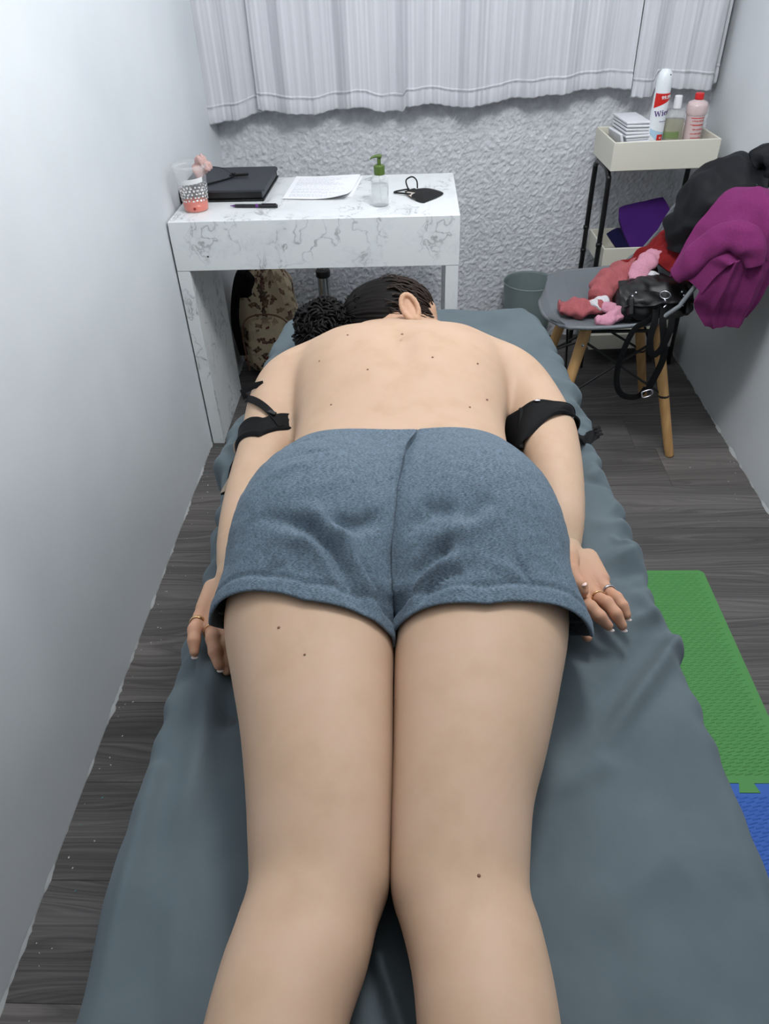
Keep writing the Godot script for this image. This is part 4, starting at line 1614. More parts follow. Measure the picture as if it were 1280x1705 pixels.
# ---------------------------------------------------------------- desk and what lies on it
const DTOP := 0.748
func build_desk() -> void:
	var o := thing("desk", "white marble-look desk with a deep front apron beside the left wall", "desk", Vector3(-0.28, 0, -2.33))
	part("desk_top", boxed(Vector3(-0.281, DTOP - 0.014, -2.335), Vector3(0.826, 0.028, 0.432), 0.0025), M.marble, o)
	part("apron", boxed(Vector3(-0.281, DTOP - 0.0845 + 0.003, -2.1292), Vector3(0.8255, 0.119, 0.020), 0.0006), M.marble, o)
	for x in [-0.676, 0.112]:
		part("side_panel", boxed(Vector3(x, 0.303, -2.305), Vector3(0.034, 0.606, 0.335), 0.002), M.marble, o)
		part("front_edging", boxed(Vector3(x, 0.303, -2.1285), Vector3(0.038, 0.606, 0.017), 0.0015), M.marble, o)
	var back := boxed(Vector3(-0.281, DTOP - 0.028 - 0.0565, -2.535), Vector3(0.822, 0.113, 0.018), 0.0015)
	part("back_rail", back, M.marble, o)
	part("screw_hole", ball(Vector3(-0.595, 0.648, -2.1195), Vector3(0.0035, 0.0026, 0.0012), 10), M.black_metal, o)


func page_tex() -> ImageTexture:
	var im := Image.create(256, 352, false, Image.FORMAT_RGB8)
	im.fill(Color8(244, 245, 248))
	var rng := RandomNumberGenerator.new()
	rng.seed = 31
	var y := 26
	while y < 330:
		var x := 20
		var end := rng.randi_range(150, 236)
		while x < end:
			var w := rng.randi_range(5, 20)
			im.fill_rect(Rect2i(x, y, mini(w, end - x), 2), Color8(172, 175, 184))
			x += w + 4
		y += 7 if rng.randf() < 0.85 else 15
	return ImageTexture.create_from_image(im)


func build_desk_things() -> void:
	# paper sheets, the upper one with a corner that curls up
	var pm := mat(Color.WHITE, 0.85)
	pm.albedo_texture = page_tex()
	for k in 2:
		var q := [Vector2(-0.391, -2.305), Vector2(-0.196, -2.278), Vector2(-0.168, -2.545), Vector2(-0.378, -2.548)]
		if k == 0:
			q = [Vector2(-0.384, -2.300), Vector2(-0.182, -2.312), Vector2(-0.160, -2.540), Vector2(-0.366, -2.545)]
		var mb := MB.new()
		var f := func(i: int, j: int) -> Vector3:
			var u := i / 24.0
			var t := j / 24.0
			var p: Vector2 = q[0].lerp(q[1], u).lerp(q[3].lerp(q[2], u), t)
			var y := DTOP + 0.0006 + k * 0.0009
			if k == 1:
				y += 0.016 * pow(clampf((u - t) - 0.45, 0, 1) / 0.55, 2.0) + 0.002 * sin(u * 5.0) * sin(t * 4.0) + 0.0015
			return Vector3(p.x, y, p.y)
		mb.grid(25, 25, f)
		single("paper_sheet", mb, pm, ["lower printed paper sheet on the white desk, mostly covered", "printed paper sheet with a curled front corner on the desk"][k], "paper", Vector3(-0.28, DTOP, -2.42))
	# document folder
	var fo := thing("document_folder", "thick black leather document folder with a pointed flap on the desk", "folder", Vector3(-0.56, DTOP, -2.43))
	var tilt := Basis(Vector3.UP, -0.03)
	part("back_cover", boxed(Vector3(-0.567, DTOP + 0.004, -2.425), Vector3(0.255, 0.006, 0.262), 0.002, tilt), M.leather_dark, fo)
	part("documents", boxed(Vector3(-0.565, DTOP + 0.017, -2.427), Vector3(0.243, 0.020, 0.250), 0.002, tilt), M.padding, fo)
	part("spine", boxed(Vector3(-0.688, DTOP + 0.018, -2.425), Vector3(0.012, 0.034, 0.258), 0.005, tilt), M.leather_dark, fo)
	var top := MB.new()
	var rim := PackedVector2Array()
	for p in [Vector2(-0.692, -2.296), Vector2(-0.448, -2.290), Vector2(-0.440, -2.30), Vector2(-0.434, -2.535), Vector2(-0.445, -2.553), Vector2(-0.692, -2.556)]:
		rim.append(p)
	top.prism(rim, DTOP + 0.028, DTOP + 0.034)
	part("front_cover", top, M.leather, fo)
	part("front_lip", boxed(Vector3(-0.567, DTOP + 0.020, -2.297), Vector3(0.238, 0.016, 0.004), 0.001, tilt), M.leather_dark, fo)
	# pointed flap folded over from the left
	var fl := MB.new()
	var fr := PackedVector2Array([Vector2(-0.694, -2.305), Vector2(-0.694, -2.554), Vector2(-0.655, -2.552), Vector2(-0.610, -2.525), Vector2(-0.575, -2.470), Vector2(-0.558, -2.440), Vector2(-0.563, -2.418), Vector2(-0.590, -2.385), Vector2(-0.630, -2.345), Vector2(-0.665, -2.312)])
	fl.prism(fr, DTOP + 0.0345, DTOP + 0.039)
	part("flap", fl, M.leather, fo)
	var piping := []
	for k in range(2, fr.size()):
		piping.append(Vector3(fr[k].x, DTOP + 0.0385, fr[k].y))
	part("piping", tubed(curve(piping, 30), 0.0022, 8), M.leather_dark, fo)
	part("toggle", boxed(Vector3(-0.540, DTOP + 0.041, -2.437), Vector3(0.060, 0.008, 0.011), 0.003, Basis(Vector3.UP, 0.18)), M.leather_dark, fo)
	part("toggle_stud", ball(Vector3(-0.556, DTOP + 0.046, -2.434), Vector3(0.007, 0.004, 0.007), 14), M.black_metal, fo)
	# pen
	var pe := thing("pen", "black and purple ballpoint pen on the front of the desk", "pen", Vector3(-0.465, DTOP, -2.232))
	var d := (Vector3(-0.394, DTOP, -2.226) - Vector3(-0.536, DTOP, -2.238)).normalized()
	var pb := Basis(d.cross(Vector3.UP).normalized(), d, Vector3.UP)
	var c0 := Vector3(-0.536, DTOP + 0.0056, -2.238)
	part("tip", turned([Vector2(0, 0), Vector2(0.0012, 0.001), Vector2(0.0016, 0.006), Vector2(0.0042, 0.016), Vector2(0, 0.016)], 14, c0, pb), M.pen_purple, pe)
	part("grip", turned([Vector2(0, 0.016), Vector2(0.0046, 0.016), Vector2(0.0052, 0.04), Vector2(0.0050, 0.078), Vector2(0, 0.078)], 14, c0, pb), M.pen_black, pe)
	part("collar", turned([Vector2(0, 0.078), Vector2(0.0056, 0.078), Vector2(0.0056, 0.086), Vector2(0, 0.086)], 14, c0, pb), M.pen_purple, pe)
	part("barrel", turned([Vector2(0, 0.086), Vector2(0.0055, 0.086), Vector2(0.0055, 0.136), Vector2(0.0046, 0.1425), Vector2(0, 0.1425)], 14, c0, pb), M.pen_black, pe)
	part("clip", boxed(c0 + d * 0.118 + Vector3(0, 0.0062, 0), Vector3(0.003, 0.044, 0.0016), 0.0006, pb), M.pen_black, pe)
	# pump bottle
	var bo := Vector3(-0.094, DTOP, -2.226)
	var bt := thing("pump_bottle", "clear pump bottle with an olive green pump on the desk", "bottle", bo)
	part("bottle_body", turned([Vector2(0, 0.0), Vector2(0.022, 0.0), Vector2(0.0245, 0.003), Vector2(0.0250, 0.010), Vector2(0.0250, 0.062), Vector2(0.0240, 0.072), Vector2(0.0190, 0.081), Vector2(0.0130, 0.086), Vector2(0.0120, 0.090)], 36, bo), M.clear, bt)
	part("gel", turned([Vector2(0, 0.003), Vector2(0.0215, 0.003), Vector2(0.0232, 0.008), Vector2(0.0232, 0.058), Vector2(0, 0.058)], 36, bo), M.gel_clear, bt, "clear gel")
	part("dip_tube", tubed([bo + Vector3(0, 0.090, 0), bo + Vector3(0.001, 0.04, 0), bo + Vector3(0.004, 0.006, 0)], 0.0022, 8), M.clear, bt)
	part("pump_collar", turned([Vector2(0, 0.084), Vector2(0.0150, 0.084), Vector2(0.0155, 0.086), Vector2(0.0155, 0.106), Vector2(0.0135, 0.109), Vector2(0.0060, 0.110), Vector2(0, 0.110)], 30, bo), M.green_plastic, bt)
	part("pump_stem", turned([Vector2(0, 0.109), Vector2(0.0052, 0.109), Vector2(0.0052, 0.126), Vector2(0, 0.126)], 20, bo), M.green_plastic, bt)
	var hd := MB.new()
	hd.tube([bo + Vector3(0.008, 0.130, 0.0), bo + Vector3(0.002, 0.132, 0), bo + Vector3(-0.010, 0.132, 0.002), bo + Vector3(-0.020, 0.129, 0.003), bo + Vector3(-0.024, 0.125, 0.0035)], [0.0072, 0.0085, 0.0058, 0.0040, 0.0028], 14, true, 0.65)
	part("pump_nozzle", hd, M.green_plastic, bt)
	part("label_print", turned([Vector2(0.02525, 0.045), Vector2(0.02525, 0.064)], 10, bo, Basis(Vector3.UP, 2.4)), M.clear, bt)
	# face mask lying folded
	var mk := thing("face_mask", "folded black face mask with a pale lining and ear loops on desk", "face mask", Vector3(0.03, DTOP, -2.28))
	var mb2 := MB.new()
	var pts := [Vector2(-0.026, -2.335), Vector2(0.006, -2.368), Vector2(0.052, -2.372), Vector2(0.090, -2.330), Vector2(0.080, -2.292), Vector2(0.042, -2.244), Vector2(0.026, -2.234), Vector2(-0.006, -2.276)]
	var cen := Vector2(0.032, -2.306)
	var g := func(i: int, j: int) -> Vector3:
		var p3 := along([Vector3(pts[0].x, 0, pts[0].y), Vector3(pts[1].x, 0, pts[1].y), Vector3(pts[2].x, 0, pts[2].y), Vector3(pts[3].x, 0, pts[3].y), Vector3(pts[4].x, 0, pts[4].y), Vector3(pts[5].x, 0, pts[5].y), Vector3(pts[6].x, 0, pts[6].y), Vector3(pts[7].x, 0, pts[7].y), Vector3(pts[0].x, 0, pts[0].y)], i / 64.0)
		var t := j / 10.0
		var p2 := cen.lerp(Vector2(p3.x, p3.z), t)
		return Vector3(p2.x, DTOP + 0.002 + 0.014 * (1.0 - t * t) + (0.004 if t > 0.9 and p2.x < 0.01 else 0.0), p2.y)
	mb2.grid(65, 11, g, false, false, true)
	part("mask_cloth", mb2, M.mask_black, mk)
	var li := MB.new()
	li.grid(12, 6, func(i: int, j: int) -> Vector3:
		var u := i / 11.0
		var a := Vector3(-0.022, DTOP + 0.004, -2.318).lerp(Vector3(0.028, DTOP + 0.002, -2.236), u)
		var b := Vector3(-0.016, DTOP + 0.010, -2.318).lerp(Vector3(0.030, DTOP + 0.005, -2.240), u) + Vector3(0.012, 0.004, -0.004) * sin(u * PI)
		return a.lerp(b, j / 5.0) + Vector3(-0.006, 0, 0.004) * sin(u * PI) * (1.0 - j / 5.0))
	part("lining", li, M.mask_inside, mk, "pale lining showing at the open edge")
	part("ear_loop", tubed(curve([Vector3(-0.012, DTOP + 0.010, -2.330), Vector3(-0.020, DTOP + 0.034, -2.345), Vector3(-0.002, DTOP + 0.040, -2.362), Vector3(0.012, DTOP + 0.030, -2.358), Vector3(0.014, DTOP + 0.012, -2.345)], 24), 0.0022, 8), M.mask_black, mk)
	part("ear_loop", tubed(curve([Vector3(-0.006, DTOP + 0.008, -2.300), Vector3(-0.036, DTOP + 0.005, -2.322), Vector3(-0.056, DTOP + 0.004, -2.336), Vector3(-0.044, DTOP + 0.004, -2.350), Vector3(-0.010, DTOP + 0.010, -2.345)], 24), 0.0024, 8), M.mask_black, mk)
	plastic_cup()


func plastic_cup() -> void:
	var c := Vector3(-0.632, DTOP, -2.226)
	var o := thing("drinking_cup", "clear printed plastic cup with a little red drink on the desk", "cup", c)
	var wall := [Vector2(0, 0.0005), Vector2(0.033, 0.0005), Vector2(0.0345, 0.003), Vector2(0.0365, 0.02), Vector2(0.0450, 0.115), Vector2(0.0475, 0.118), Vector2(0.0480, 0.121), Vector2(0.0465, 0.122)]
	part("cup_wall", turned(wall, 44, c), M.clear_thin, o)
	part("drink", turned([Vector2(0, 0.002), Vector2(0.0325, 0.002), Vector2(0.0340, 0.005), Vector2(0.0360, 0.026), Vector2(0, 0.026)], 40, c), M.juice, o, "orange-red drink")
	part("drink_bit", ball(c + Vector3(0.004, 0.013, 0.0352), Vector3(0.004, 0.004, 0.002), 12), M.juice_dark, o)
	# white printed motif: a band of letters-like blobs and rounded marks on the lower wall
	var rng := RandomNumberGenerator.new()
	rng.seed = 7
	var pr := MB.new()
	for row in 5:
		for k in 22:
			var a := TAU * (k + (row % 2) * 0.5) / 22.0 + rng.randf_range(-0.05, 0.05)
			var y := 0.034 + row * 0.009 + rng.randf_range(-0.0015, 0.0015)
			var r := 0.0372 + (y - 0.02) * 0.0895
			var n := Vector3(cos(a), 0.0, sin(a))
			var t := Vector3(-sin(a), 0, cos(a))
			var w := rng.randf_range(0.0022, 0.0040)
			var h := rng.randf_range(0.0018, 0.0034)
			var o0 := pr.vert(c + n * r + Vector3(0, y, 0), Vector2.ZERO, n)
			for q in 9:
				var e := TAU * q / 8.0
				pr.vert(c + n * r + Vector3(0, y, 0) + t * cos(e) * w + Vector3.UP * sin(e) * h, Vector2.ZERO, n)
			for q in 8:
				pr.tri(o0, o0 + 1 + q, o0 + 2 + q)
	var prn := part("print_marks", pr, M.white_ink, o, "white print on the cup")
	prn.set_meta("kind", "stuff")
	var bandm := MB.new()
	bandm.grid(20, 4, func(i: int, j: int) -> Vector3:
		var a := lerpf(0.55, 2.5, i / 19.0)
		var y := 0.083 + j * 0.0045 - 0.006 * i / 19.0
		var r := 0.0372 + (y - 0.02) * 0.0895
		return c + Vector3(cos(a) * r, y, sin(a) * r), false, false, true)
	part("print_band", bandm, M.white_ink, o, "white printed band")
	part("lid_ring", turned([Vector2(0.0470, 0.116), Vector2(0.0495, 0.117), Vector2(0.0500, 0.124), Vector2(0.0480, 0.127), Vector2(0.0455, 0.126)], 44, c), M.clear, o)
	# crumpled tissue stuffed in at the rim
	var ti := MB.new()
	var fn := FastNoiseLite.new()
	fn.frequency = 38.0
	fn.fractal_octaves = 3
	fn.seed = 8
	var tc := c + Vector3(0.036, 0.116, -0.012)
	ti.grid(36, 19, func(i: int, j: int) -> Vector3:
		var a := TAU * i / 36.0
		var e := PI * (j / 18.0 - 0.5)
		var dd := Vector3(cos(a) * cos(e), sin(e), sin(a) * cos(e))
		return tc + dd * Vector3(0.020, 0.026, 0.018) * (1.0 + 1.1 * fn.get_noise_3dv(dd * 0.02)), true)
	single("crumpled_tissue", ti, M.tissue_pink, "crumpled pinkish tissue stuffed in the rim of the cup", "tissue", tc)


# ---------------------------------------------------------------- behind and under the desk
func build_behind_desk() -> void:
	var at := Vector3(-0.555, 0, -2.665)
	var o := thing("backpack", "beige floral backpack with black straps standing behind the desk", "backpack", at)
	var b := MB.new()
	var fn := FastNoiseLite.new()
	fn.frequency = 7.0
	fn.seed = 5
	b.grid(56, 40, func(i: int, j: int) -> Vector3:
		var a := TAU * i / 56.0
		var t := j / 39.0
		var prof := ramp([[0.0, 0.02], [0.03, 0.82], [0.12, 1.0], [0.5, 0.98], [0.8, 0.86], [0.93, 0.62], [1.0, 0.02]], t)
		var k := 2.0 / 3.2
		var x := signf(cos(a)) * pow(absf(cos(a)), k) * 0.118 * prof
		var z := signf(sin(a)) * pow(absf(sin(a)), k) * 0.085 * prof
		var y := 0.008 + 0.425 * (t if t > 0.02 else 0.0)
		var p := at + Vector3(x, y, z)
		return p + Vector3(x, 0, z).normalized() * 0.012 * fn.get_noise_3dv(p), true)
	part("bag_body", b, M.floral, o)
	var pk := MB.new()
	pk.grid(40, 26, func(i: int, j: int) -> Vector3:
		var a := TAU * i / 40.0
		var t := j / 25.0
		var prof := ramp([[0.0, 0.02], [0.06, 0.9], [0.5, 1.0], [0.9, 0.85], [1.0, 0.02]], t)
		var k := 2.0 / 3.0
		var p := at + Vector3(0.01, 0.03, 0.075) + Vector3(signf(cos(a)) * pow(absf(cos(a)), k) * 0.088 * prof, 0.23 * t, signf(sin(a)) * pow(absf(sin(a)), k) * 0.035 * prof)
		return p + Vector3(0, 0, 0.008 * fn.get_noise_3dv(p * 2.0)), true)
	part("front_pocket", pk, M.floral, o)
	part("piping", tubed(curve([at + Vector3(-0.085, 0.04, 0.092), at + Vector3(-0.088, 0.2, 0.098), at + Vector3(-0.05, 0.262, 0.098), at + Vector3(0.05, 0.264, 0.098), at + Vector3(0.1, 0.2, 0.098), at + Vector3(0.1, 0.05, 0.094)], 40), 0.0030, 8), M.mole, o)
	for x in [-0.075, 0.075]:
		var sb := MB.new()
		sb.band(curve([at + Vector3(x * 0.5, 0.425, 0.0), at + Vector3(x * 0.9, 0.415, 0.075), at + Vector3(x * 1.25, 0.33, 0.10), at + Vector3(x * 1.5, 0.22, 0.085), at + Vector3(x * 1.35, 0.1, 0.08)], 24), Vector3(x * 4.0, 0.3, 1), 0.030, 0.010)
		part("shoulder_strap", sb, M.black_cloth if x < 0 else M.floral, o)
	part("grab_handle", tubed(curve([at + Vector3(-0.035, 0.425, 0.02), at + Vector3(-0.02, 0.455, 0.025), at + Vector3(0.02, 0.455, 0.025), at + Vector3(0.035, 0.425, 0.02)], 16), 0.008, 8), M.black_cloth, o)
	part("side_panel", boxed(at + Vector3(-0.060, 0.37, 0.060), Vector3(0.07, 0.10, 0.05), 0.02, Basis(Vector3.FORWARD, 0.2)), M.black_cloth, o)
	# chrome post with a black collar
	var p0 := Vector3(-0.350, 0, -2.80)
	var r := thing("chrome_stand", "chrome post with a black collar behind the desk", "stand", p0)
	part("foot", turned([Vector2(0, 0), Vector2(0.10, 0), Vector2(0.10, 0.008), Vector2(0.03, 0.02), Vector2(0.026, 0.022), Vector2(0, 0.022)], 36, p0), M.black_metal, r)
	part("post", turned([Vector2(0.0235, 0.02), Vector2(0.0235, 0.325), Vector2(0, 0.325)], 30, p0), M.chrome, r)
	part("collar", turned([Vector2(0, 0.320), Vector2(0.027, 0.320), Vector2(0.028, 0.324), Vector2(0.028, 0.342), Vector2(0.024, 0.348), Vector2(0, 0.348)], 30, p0), M.black_metal, r)
	part("upper_post", turned([Vector2(0.015, 0.345), Vector2(0.015, 0.55), Vector2(0, 0.552)], 24, p0), M.chrome, r)
	# waste bin
	var bc := Vector3(0.448, 0, -2.795)
	var w := thing("waste_bin", "grey-green plastic waste bin against the rough wall", "bin", bc)
	part("bin_wall", turned([Vector2(0, 0.002), Vector2(0.078, 0.002), Vector2(0.080, 0.006), Vector2(0.0985, 0.280), Vector2(0.1005, 0.284), Vector2(0.0995, 0.288), Vector2(0.0970, 0.286), Vector2(0.0955, 0.278), Vector2(0.078, 0.012), Vector2(0, 0.012)], 56, bc), M.bin_grey, w)


# ---------------------------------------------------------------- curtain
func stripe_tex() -> ImageTexture:
	var w := 1024
	var im := Image.create(w, 4, false, Image.FORMAT_RGB8)
	var fn := FastNoiseLite.new()
	fn.frequency = 0.05
	fn.fractal_octaves = 3
	fn.seed = 23
	for x in w:
		var g := 0.95 + 0.04 * fn.get_noise_1d(x) + (0.03 if posmod(x, 41) < 12 else 0.0)
		if posmod(x * 7 + int(60 * fn.get_noise_1d(x * 0.3)), 97) < 3:
			g -= 0.06
		for y in 4:
			im.set_pixel(x, y, Color(g * 0.99, g * 0.99, g))
	return ImageTexture.create_from_image(im)


func build_curtain() -> void:
	var m := mat(rgb8(214, 215, 219), 0.55, 0.0, 0.4)
	m.albedo_texture = stripe_tex()
	m.backlight_enabled = true
	m.backlight = Color(0.10, 0.10, 0.10)
	var fn := FastNoiseLite.new()
	fn.frequency = 6.0
	fn.fractal_octaves = 3
	fn.seed = 61
	var hems := [
		[[-0.70, 0.857], [-0.62, 0.862], [-0.523, 0.880]],
		[[-0.53, 0.890], [-0.511, 0.888], [-0.44, 0.880], [-0.345, 0.870], [-0.261, 0.881], [-0.185, 0.891], [-0.17, 0.889], [-0.095, 0.871], [-0.033, 0.871], [-0.016, 0.890], [0.07, 0.892], [0.146, 0.879], [0.234, 0.884], [0.356, 0.900], [0.496, 0.910], [0.596, 0.920], [0.73, 0.921]],
		[[0.735, 0.897], [0.808, 0.893], [0.815, 0.917], [0.895, 0.916], [1.0, 0.908]],
		[[0.985, 0.92], [1.02, 0.925]]]
	var depth := [-2.842, -2.850, -2.846, -2.878]
	var labels := ["narrow white curtain panel hanging at the left wall", "wide white striped curtain panel above the desk and bottle", "short white curtain panel hanging behind the spray can", "edge of a white curtain in the right corner behind"]
	for k in 4:
		var he: Array = hems[k]
		var x0: float = he[0][0]
		var x1: float = he[he.size() - 1][0]
		var o := thing("curtain", labels[k], "curtain", Vector3((x0 + x1) / 2, 2.1, depth[k]), "white curtain panels")
		var nu := int(maxf((x1 - x0) / 0.0042, 16))
		var z_at := func(x: float, y: float) -> float:
			var hem := ramp(he, x)
			var down := clampf((y - hem) / 1.2, 0.0, 1.0)
			var big := 0.016 * sin(x * 27.0 + 1.3 * sin(x * 6.0) + k) + 0.010 * sin(x * 61.0 + k * 2.0)
			var z: float = depth[k] + big * lerpf(1.0, 0.6, down) + 0.0012 * sin(x * 330.0 + 2.0 * fn.get_noise_1d(x * 3.0) * 3.0) + 0.006 * fn.get_noise_2d(x * 2.4, y * 0.25)
			return minf(z, depth[k] + 0.04) if k < 3 else depth[k] + 0.3 * (x - x0) * (1.0 if x < 1.0 else 1.0)
		var body := MB.new()
		body.grid(nu, 44, func(i: int, j: int) -> Vector3:
			var x := lerpf(x0, x1, float(i) / (nu - 1))
			var hem := ramp(he, x)
			var y := lerpf(hem + 0.052, 2.1, pow(j / 43.0, 1.4))
			return Vector3(x, y, z_at.call(x, y)), false, false, true)
		for q in body.v.size():
			body.uv[q] = Vector2(body.v[q].x * 1.35, 0.5)
		part("curtain_cloth", body, m, o)
		var band := MB.new()
		band.grid(nu, 7, func(i: int, j: int) -> Vector3:
			var x := lerpf(x0, x1, float(i) / (nu - 1))
			var hem := ramp(he, x)
			var y: float = [hem + 0.058, hem + 0.053, hem + 0.049, hem + 0.043, hem + 0.006, hem, hem + 0.004][j]
			var puff: float = [0.0, 0.0050, -0.0015, 0.0045, 0.0050, 0.0, -0.003][j]
			return Vector3(x, y + 0.0012 * sin(x * 210.0) * (1.0 if j > 3 else 0.0), z_at.call(x, y) + puff + 0.0016 * sin(x * 290.0 + j) * (1.0 if j > 2 else 0.0)), false, false, false)
		for q in band.v.size():
			band.uv[q] = Vector2(band.v[q].x * 1.35, 0.5)
		part("hem", band, m, o)
	var rod := thing("curtain_rod", "white curtain rod above the frame of view", "rod", Vector3(0.16, 2.1, -2.85))
	part("pole", tubed([Vector3(LEFT + 0.01, 2.113, -2.848), Vector3(RIGHT - 0.01, 2.113, -2.848)], 0.011, 16), M.white_plastic, rod)
	for x in [LEFT + 0.06, RIGHT - 0.06]:
		part("bracket", boxed(Vector3(x, 2.113, -2.885), Vector3(0.014, 0.03, 0.075), 0.002), M.white_plastic, rod)


# ---------------------------------------------------------------- trolley in the corner
func tray(o: Node3D, y0: float, c: Vector3, w: float, d: float, h: float, turn: Basis) -> void:
	var t := Node3D.new()
	t.name = "tray"
	o.add_child(t, true)
	var put := func(called: String, p: Vector3, s: Vector3) -> void:
		part(called, boxed(c + Vector3(0, y0, 0) + turn * p, s, 0.0025, turn), M.cream, t)
	put.call("bottom", Vector3(0, 0.005, 0), Vector3(w - 0.012, 0.008, d - 0.012))
	put.call("front_rim", Vector3(0, h / 2, d / 2 - 0.004), Vector3(w, h, 0.008))
	put.call("back_rim", Vector3(0, h / 2, -d / 2 + 0.004), Vector3(w, h, 0.008))
	put.call("side_rim", Vector3(-w / 2 + 0.004, h / 2, 0), Vector3(0.008, h, d - 0.016))
	put.call("side_rim", Vector3(w / 2 - 0.004, h / 2, 0), Vector3(0.008, h, d - 0.016))


func build_trolley() -> void:
	var c := Vector3(0.815, 0, -2.735)
	var o := thing("serving_trolley", "two-tier trolley with cream trays and black tube legs in the corner", "trolley", c)
	var turn := Basis(Vector3.UP, 0.045)
	tray(o, 0.722, c, 0.345, 0.235, 0.088, turn)
	tray(o, 0.392, c + Vector3(0.015, 0, -0.005), 0.330, 0.215, 0.072, turn)
	tray(o, 0.075, c + Vector3(0.015, 0, -0.005), 0.330, 0.215, 0.060, turn)
	for s in [-1, 1]:
		var x: float = s * 0.166
		var p := []
		for q in [Vector3(x * 1.03, 0.004, 0.100), Vector3(x * 1.01, 0.35, 0.096), Vector3(x, 0.66, 0.092), Vector3(x, 0.700, 0.080), Vector3(x, 0.716, 0.045), Vector3(x, 0.716, -0.045), Vector3(x, 0.700, -0.080), Vector3(x, 0.66, -0.092), Vector3(x * 1.01, 0.35, -0.096), Vector3(x * 1.03, 0.004, -0.100)]:
			p.append(c + turn * q)
		part("leg_frame", tubed(curve(p, 70), 0.0088, 14), M.black_metal, o)
		for z in [-0.096, 0.096]:
			for y in [0.385, 0.470]:
				part("clamp", tubed([c + turn * Vector3(x * 1.01, y, z), c + turn * Vector3(x * 1.01, y + 0.012, z)], 0.0108, 14), M.black_metal, o)
	trolley_things(c, turn)


# lettering set into a curved wall: words bent round a bottle
func bent_text(words: String, size: float, c: Vector3, r: float, y: float, ang: float, tilt := 0.0, font_name := "Droid Sans", bold := 400) -> MB:
	var tm := TextMesh.new()
	var f := SystemFont.new()
	f.font_names = PackedStringArray([font_name])
	f.font_weight = bold
	tm.font = f
	tm.text = words
	tm.font_size = 32
	tm.pixel_size = size / 32.0
	tm.depth = 0.0006
	tm.curve_step = 2.0
	var mb := MB.new()
	for s in tm.get_surface_count():
		var a := tm.surface_get_arrays(s)
		var vs: PackedVector3Array = a[Mesh.ARRAY_VERTEX]
		var ix: PackedInt32Array = a[Mesh.ARRAY_INDEX]
		var o := mb.v.size()
		for p in vs:
			var q := p.rotated(Vector3.BACK, tilt)
			var an := ang - q.x / r
			mb.vert(c + Vector3(cos(an) * (r + 0.0004 + q.z), y + q.y, sin(an) * (r + 0.0004 + q.z)))
		for i in ix:
			mb.ix.append(o + i)
	return mb


# a line of print too small to read: short strokes set on a curved wall
func dashes(o: Node3D, called: String, c: Vector3, r: float, a0: float, a1: float, y: float, h: float, sd: int, m: Material, shape := Basis()) -> void:
	var rng := RandomNumberGenerator.new()
	rng.seed = sd
	var mb := MB.new()
	var a := a0
	while a > a1:
		var w := rng.randf_range(0.03, 0.09)
		var hh := h * rng.randf_range(0.6, 1.0)
		var q := []
		for e in [[a, y], [a - w, y], [a - w, y + hh], [a, y + hh]]:
			q.append(mb.vert(c + shape * Vector3(cos(e[0]) * (r + 0.0003), 0, sin(e[0]) * (r + 0.0003)) + Vector3(0, e[1], 0)))
		mb.quad(q[0], q[1], q[2], q[3])
		a -= w + rng.randf_range(0.02, 0.05)
	part(called, mb, m, o).set_meta("kind", "stuff")


func strip(c: Vector3, r: float, a0: float, a1: float, y0, y1) -> MB:
	var mb := MB.new()
	mb.grid(17, 3, func(i: int, j: int) -> Vector3:
		var u := i / 16.0
		var a := lerpf(a0, a1, u)
		var lo: float = lerpf(y0[0], y0[1], u) if y0 is Array else y0
		var hi: float = lerpf(y1[0], y1[1], u) if y1 is Array else y1
		return c + Vector3(cos(a) * r, lerpf(lo, hi, j / 2.0), sin(a) * r))
	return mb


